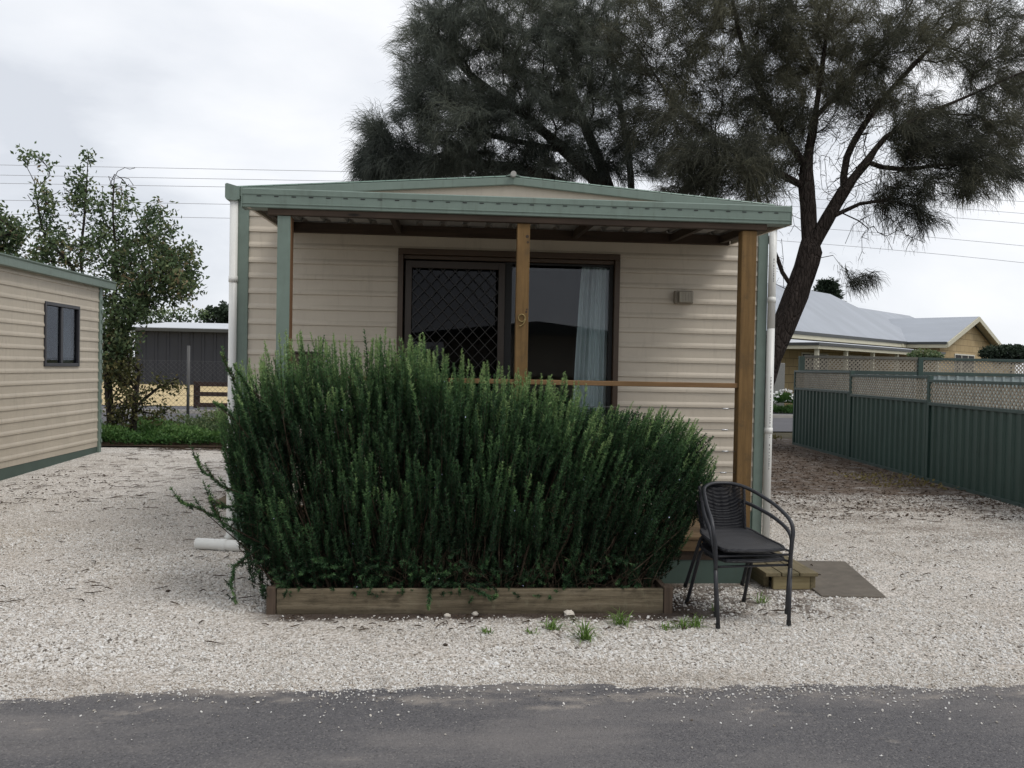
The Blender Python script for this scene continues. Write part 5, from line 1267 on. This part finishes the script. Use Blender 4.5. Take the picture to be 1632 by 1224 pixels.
# verandah
VF, VZ = -2.1, 2.72
vr = MB(); vr.add([(-1.9, VF, VZ), (13.2, VF, VZ), (13.2, .58, 3.02), (.58, .58, 3.02), (-1.9, 7.6, VZ), (.58, 7.6, 3.02)], [(0, 1, 2, 3), (0, 3, 5, 4)]); hp('verandah_roof', vr, 'zinc_roof_l')
hp('gutter', MB().box(-2.0, 13.2, VF-.1, VF, VZ-.10, VZ+.015), 'gutter_dark'); hp('fascia', MB().box(-1.95, 13.2, VF-.05, VF+.02, VZ-.24, VZ-.105), 'cream')
hp('gutter', MB().box(-2.0, -1.9, VF+.01, 7.6, VZ-.10, VZ+.015), 'gutter_dark'); hp('fascia', MB().box(-1.95, -1.88, VF+.02, 7.6, VZ-.24, VZ-.105), 'cream')
for x in (-1.7, 1.1, 4.0, 6.9, 9.8, 12.6): hp('verandah_post', MB().box(x-.07, x+.07, VF+.05, VF+.19, 0, VZ-.24), 'cream')
for y in (1.6, 5.2): hp('verandah_post', MB().box(-1.83, -1.69, y, y+.14, 0, VZ-.24), 'cream')
def hwin(x0, x1, z0, z1, yw, n, fm='white_frame'):
    m = MB(); t_ = .07
    m.box(x0, x1, yw-.05, yw+.02, z1-t_, z1); m.box(x0, x1, yw-.05, yw+.02, z0, z0+t_)
    for k in range(n+1):
        x = x0+(x1-x0-t_)*k/n; m.box(x, x+t_, yw-.05, yw+.02, z0+t_, z1-t_)
    f = hp('window', m, fm); hp('pane', MB().box(x0+t_, x1-t_, yw-.02, yw-.01, z0+t_, z1-t_), 'black', f)
hwin(2.4, 5.2, .8, 2.45, .6, 3, 'white_frame'); hwin(7.3, 9.2, .2, 2.45, .6, 2, 'white_frame'); hwin(16.6, 20.2, 1.0, 2.75, WYf, 3)
hp('downpipe', MB().box(13.0, 13.12, -.1, .02, 3.02, EV-.12), 'cream')

# stone pillar, flowering bush and low plants by the house
p0 = pt(1240, 648, 31.5)
tag(MB().box(p0.x-.22, p0.x+.20, 31.4, 31.6, 0, 1.88).build('stone_slab', 'pillar', bevel=.02), 'upright speckled grey stone slab standing near the house wall', 'stone slab')
fb = thing('flowering_bush', tuple(pt(1250, 655, 30.6)), 'low green bush covered in white flowers across the street', 'bush'); c_ = np.array(tuple(pt(1250, 640, 30.6)))
n = 2600; dd = rnd_dirs(n); dd[:, 2] = np.abs(dd[:, 2])*.9-.2; P_ = c_+dd*RNG.uniform(.4, 1, (n, 1))*np.array((.42, .4, .42))
np_mesh('foliage', leaves(P_, unit(dd+np.array((0, 0, .6))), RNG.uniform(.06, .14, n), RNG.uniform(.02, .04, n)), 4, 'cover', fb, np.clip(.5+.4*dd[:, 2]+RNG.normal(0, .1, n), 0, 1))
n = 60; dd = rnd_dirs(n); dd[:, 2] = np.abs(dd[:, 2]); P_ = c_+dd*np.array((.42, .4, .44)); np_mesh('flowers', np.concatenate([leaves(P_, rnd_dirs(n), np.full(n, .08), np.full(n, .07)) for _ in range(3)]), 4, 'petal', fb)
cover('ground_cover', 10.5, 13.6, 30.3, 31.2, 6000, .32, 'cover', 'low grey-green plants along the footpath in front of the house', 'ground cover', (.06, .12))
def hedge(name, label, px, py, Y, rx, rz, n, mat='leaf', lr=(.08, .16)):
    c = pt(px, py, Y); t = thing(name, (c.x, c.y, 0), label, 'bush'); dd = rnd_dirs(n)
    P_ = np.array(tuple(c))+dd*(RNG.uniform(.2, 1, (n, 1))**.5)*np.array((rx, .6, rz)); np_mesh('foliage', leaves(P_, rnd_dirs(n), RNG.uniform(*lr, n), RNG.uniform(.05, .08, n)), 4, mat, t, np.clip(.4+.4*dd[:, 2]+RNG.normal(0, .15, n), 0, 1))
    MB().tube([(c.x, c.y, 0), (c.x, c.y, c.z)], [.05, .03], 6).build('stem', 'bark_grey', t)
hedge('climbing_bush', 'small green climber showing above the lattice fence under the verandah end', 1474, 567, 30, .62, .22, 900)
hedge('climbing_bush', 'wide dark green climber showing above the lattice fence right of the gable', 1612, 564, 30, 1.25, .34, 3600, 'conifer')
# dark conifer behind the house roof: layered fronds
cc = pt(1318, 470, 58); cf2 = thing('conifer_tree', (cc.x, cc.y, 0), 'dark layered conifer whose top shows above the house roof beside the she-oak trunk', 'tree')
MB().tube([(cc.x, cc.y, 0), (cc.x, cc.y, 7.8)], [.4, .08], 10).build('trunk', 'bark', cf2)
V_ = []; sh_ = []
for lay in range(16):
    z = 3.1+lay*.31; rr_ = 2.7*(1-lay/19)
    for k in range(13):
        a = 2*PI*k/13+lay*.7+random.uniform(-.2, .2); d_ = np.array((math.cos(a), math.sin(a), .12)); n = 70; s_ = RNG.random(n)*rr_*random.uniform(.7, 1.1)
        p = np.array((cc.x, cc.y, z))+d_*s_[:, None]+RNG.normal(0, .10, (n, 3))+np.array((0, 0, 1))*(-.08*s_[:, None]**1.3); V_.append(leaves(p, unit(d_+RNG.normal(0, .5, (n, 3))), RNG.uniform(.2, .4, n), RNG.uniform(.05, .1, n))); sh_.append(np.clip(RNG.normal(.5, .2, n), 0, 1))
np_mesh('crown', np.concatenate(V_), 4, 'conifer', cf2, np.concatenate(sh_))

# ------------------------------------------------------------------ power lines
LN = [(266, 271.5, 'highest'), (282, 287, 'second highest'), (295, 299.5, 'middle'), (321.5, 327, 'second lowest'), (343.5, 349, 'lowest')]
RZ = [(1600, 312, 1632, 317), (1560, 338, 1632, 346), (1540, 358, 1632, 371)]
for k, (ya, yb, lab) in enumerate(LN):
    a = pt(0, ya, 30); b = pt(375, yb, 30); slp = (b.z-a.z)/(b.x-a.x); pts_ = []
    for i in range(61):
        x = -45+100*i/60; xm = x-(-11); z = a.z+slp*(x-a.x)-.0005*(k*.35)*max(0, x+5)**2-(.0010)*max(0, x+4)**2
        pts_.append((x, 30+.02*x, z))
    o = MB().tube(pts_, .0085, 5, False).build('power_line', 'powercable'); tag(o, lab+' of the five thin overhead wires crossing the sky', 'power line', 'overhead wires above the street')
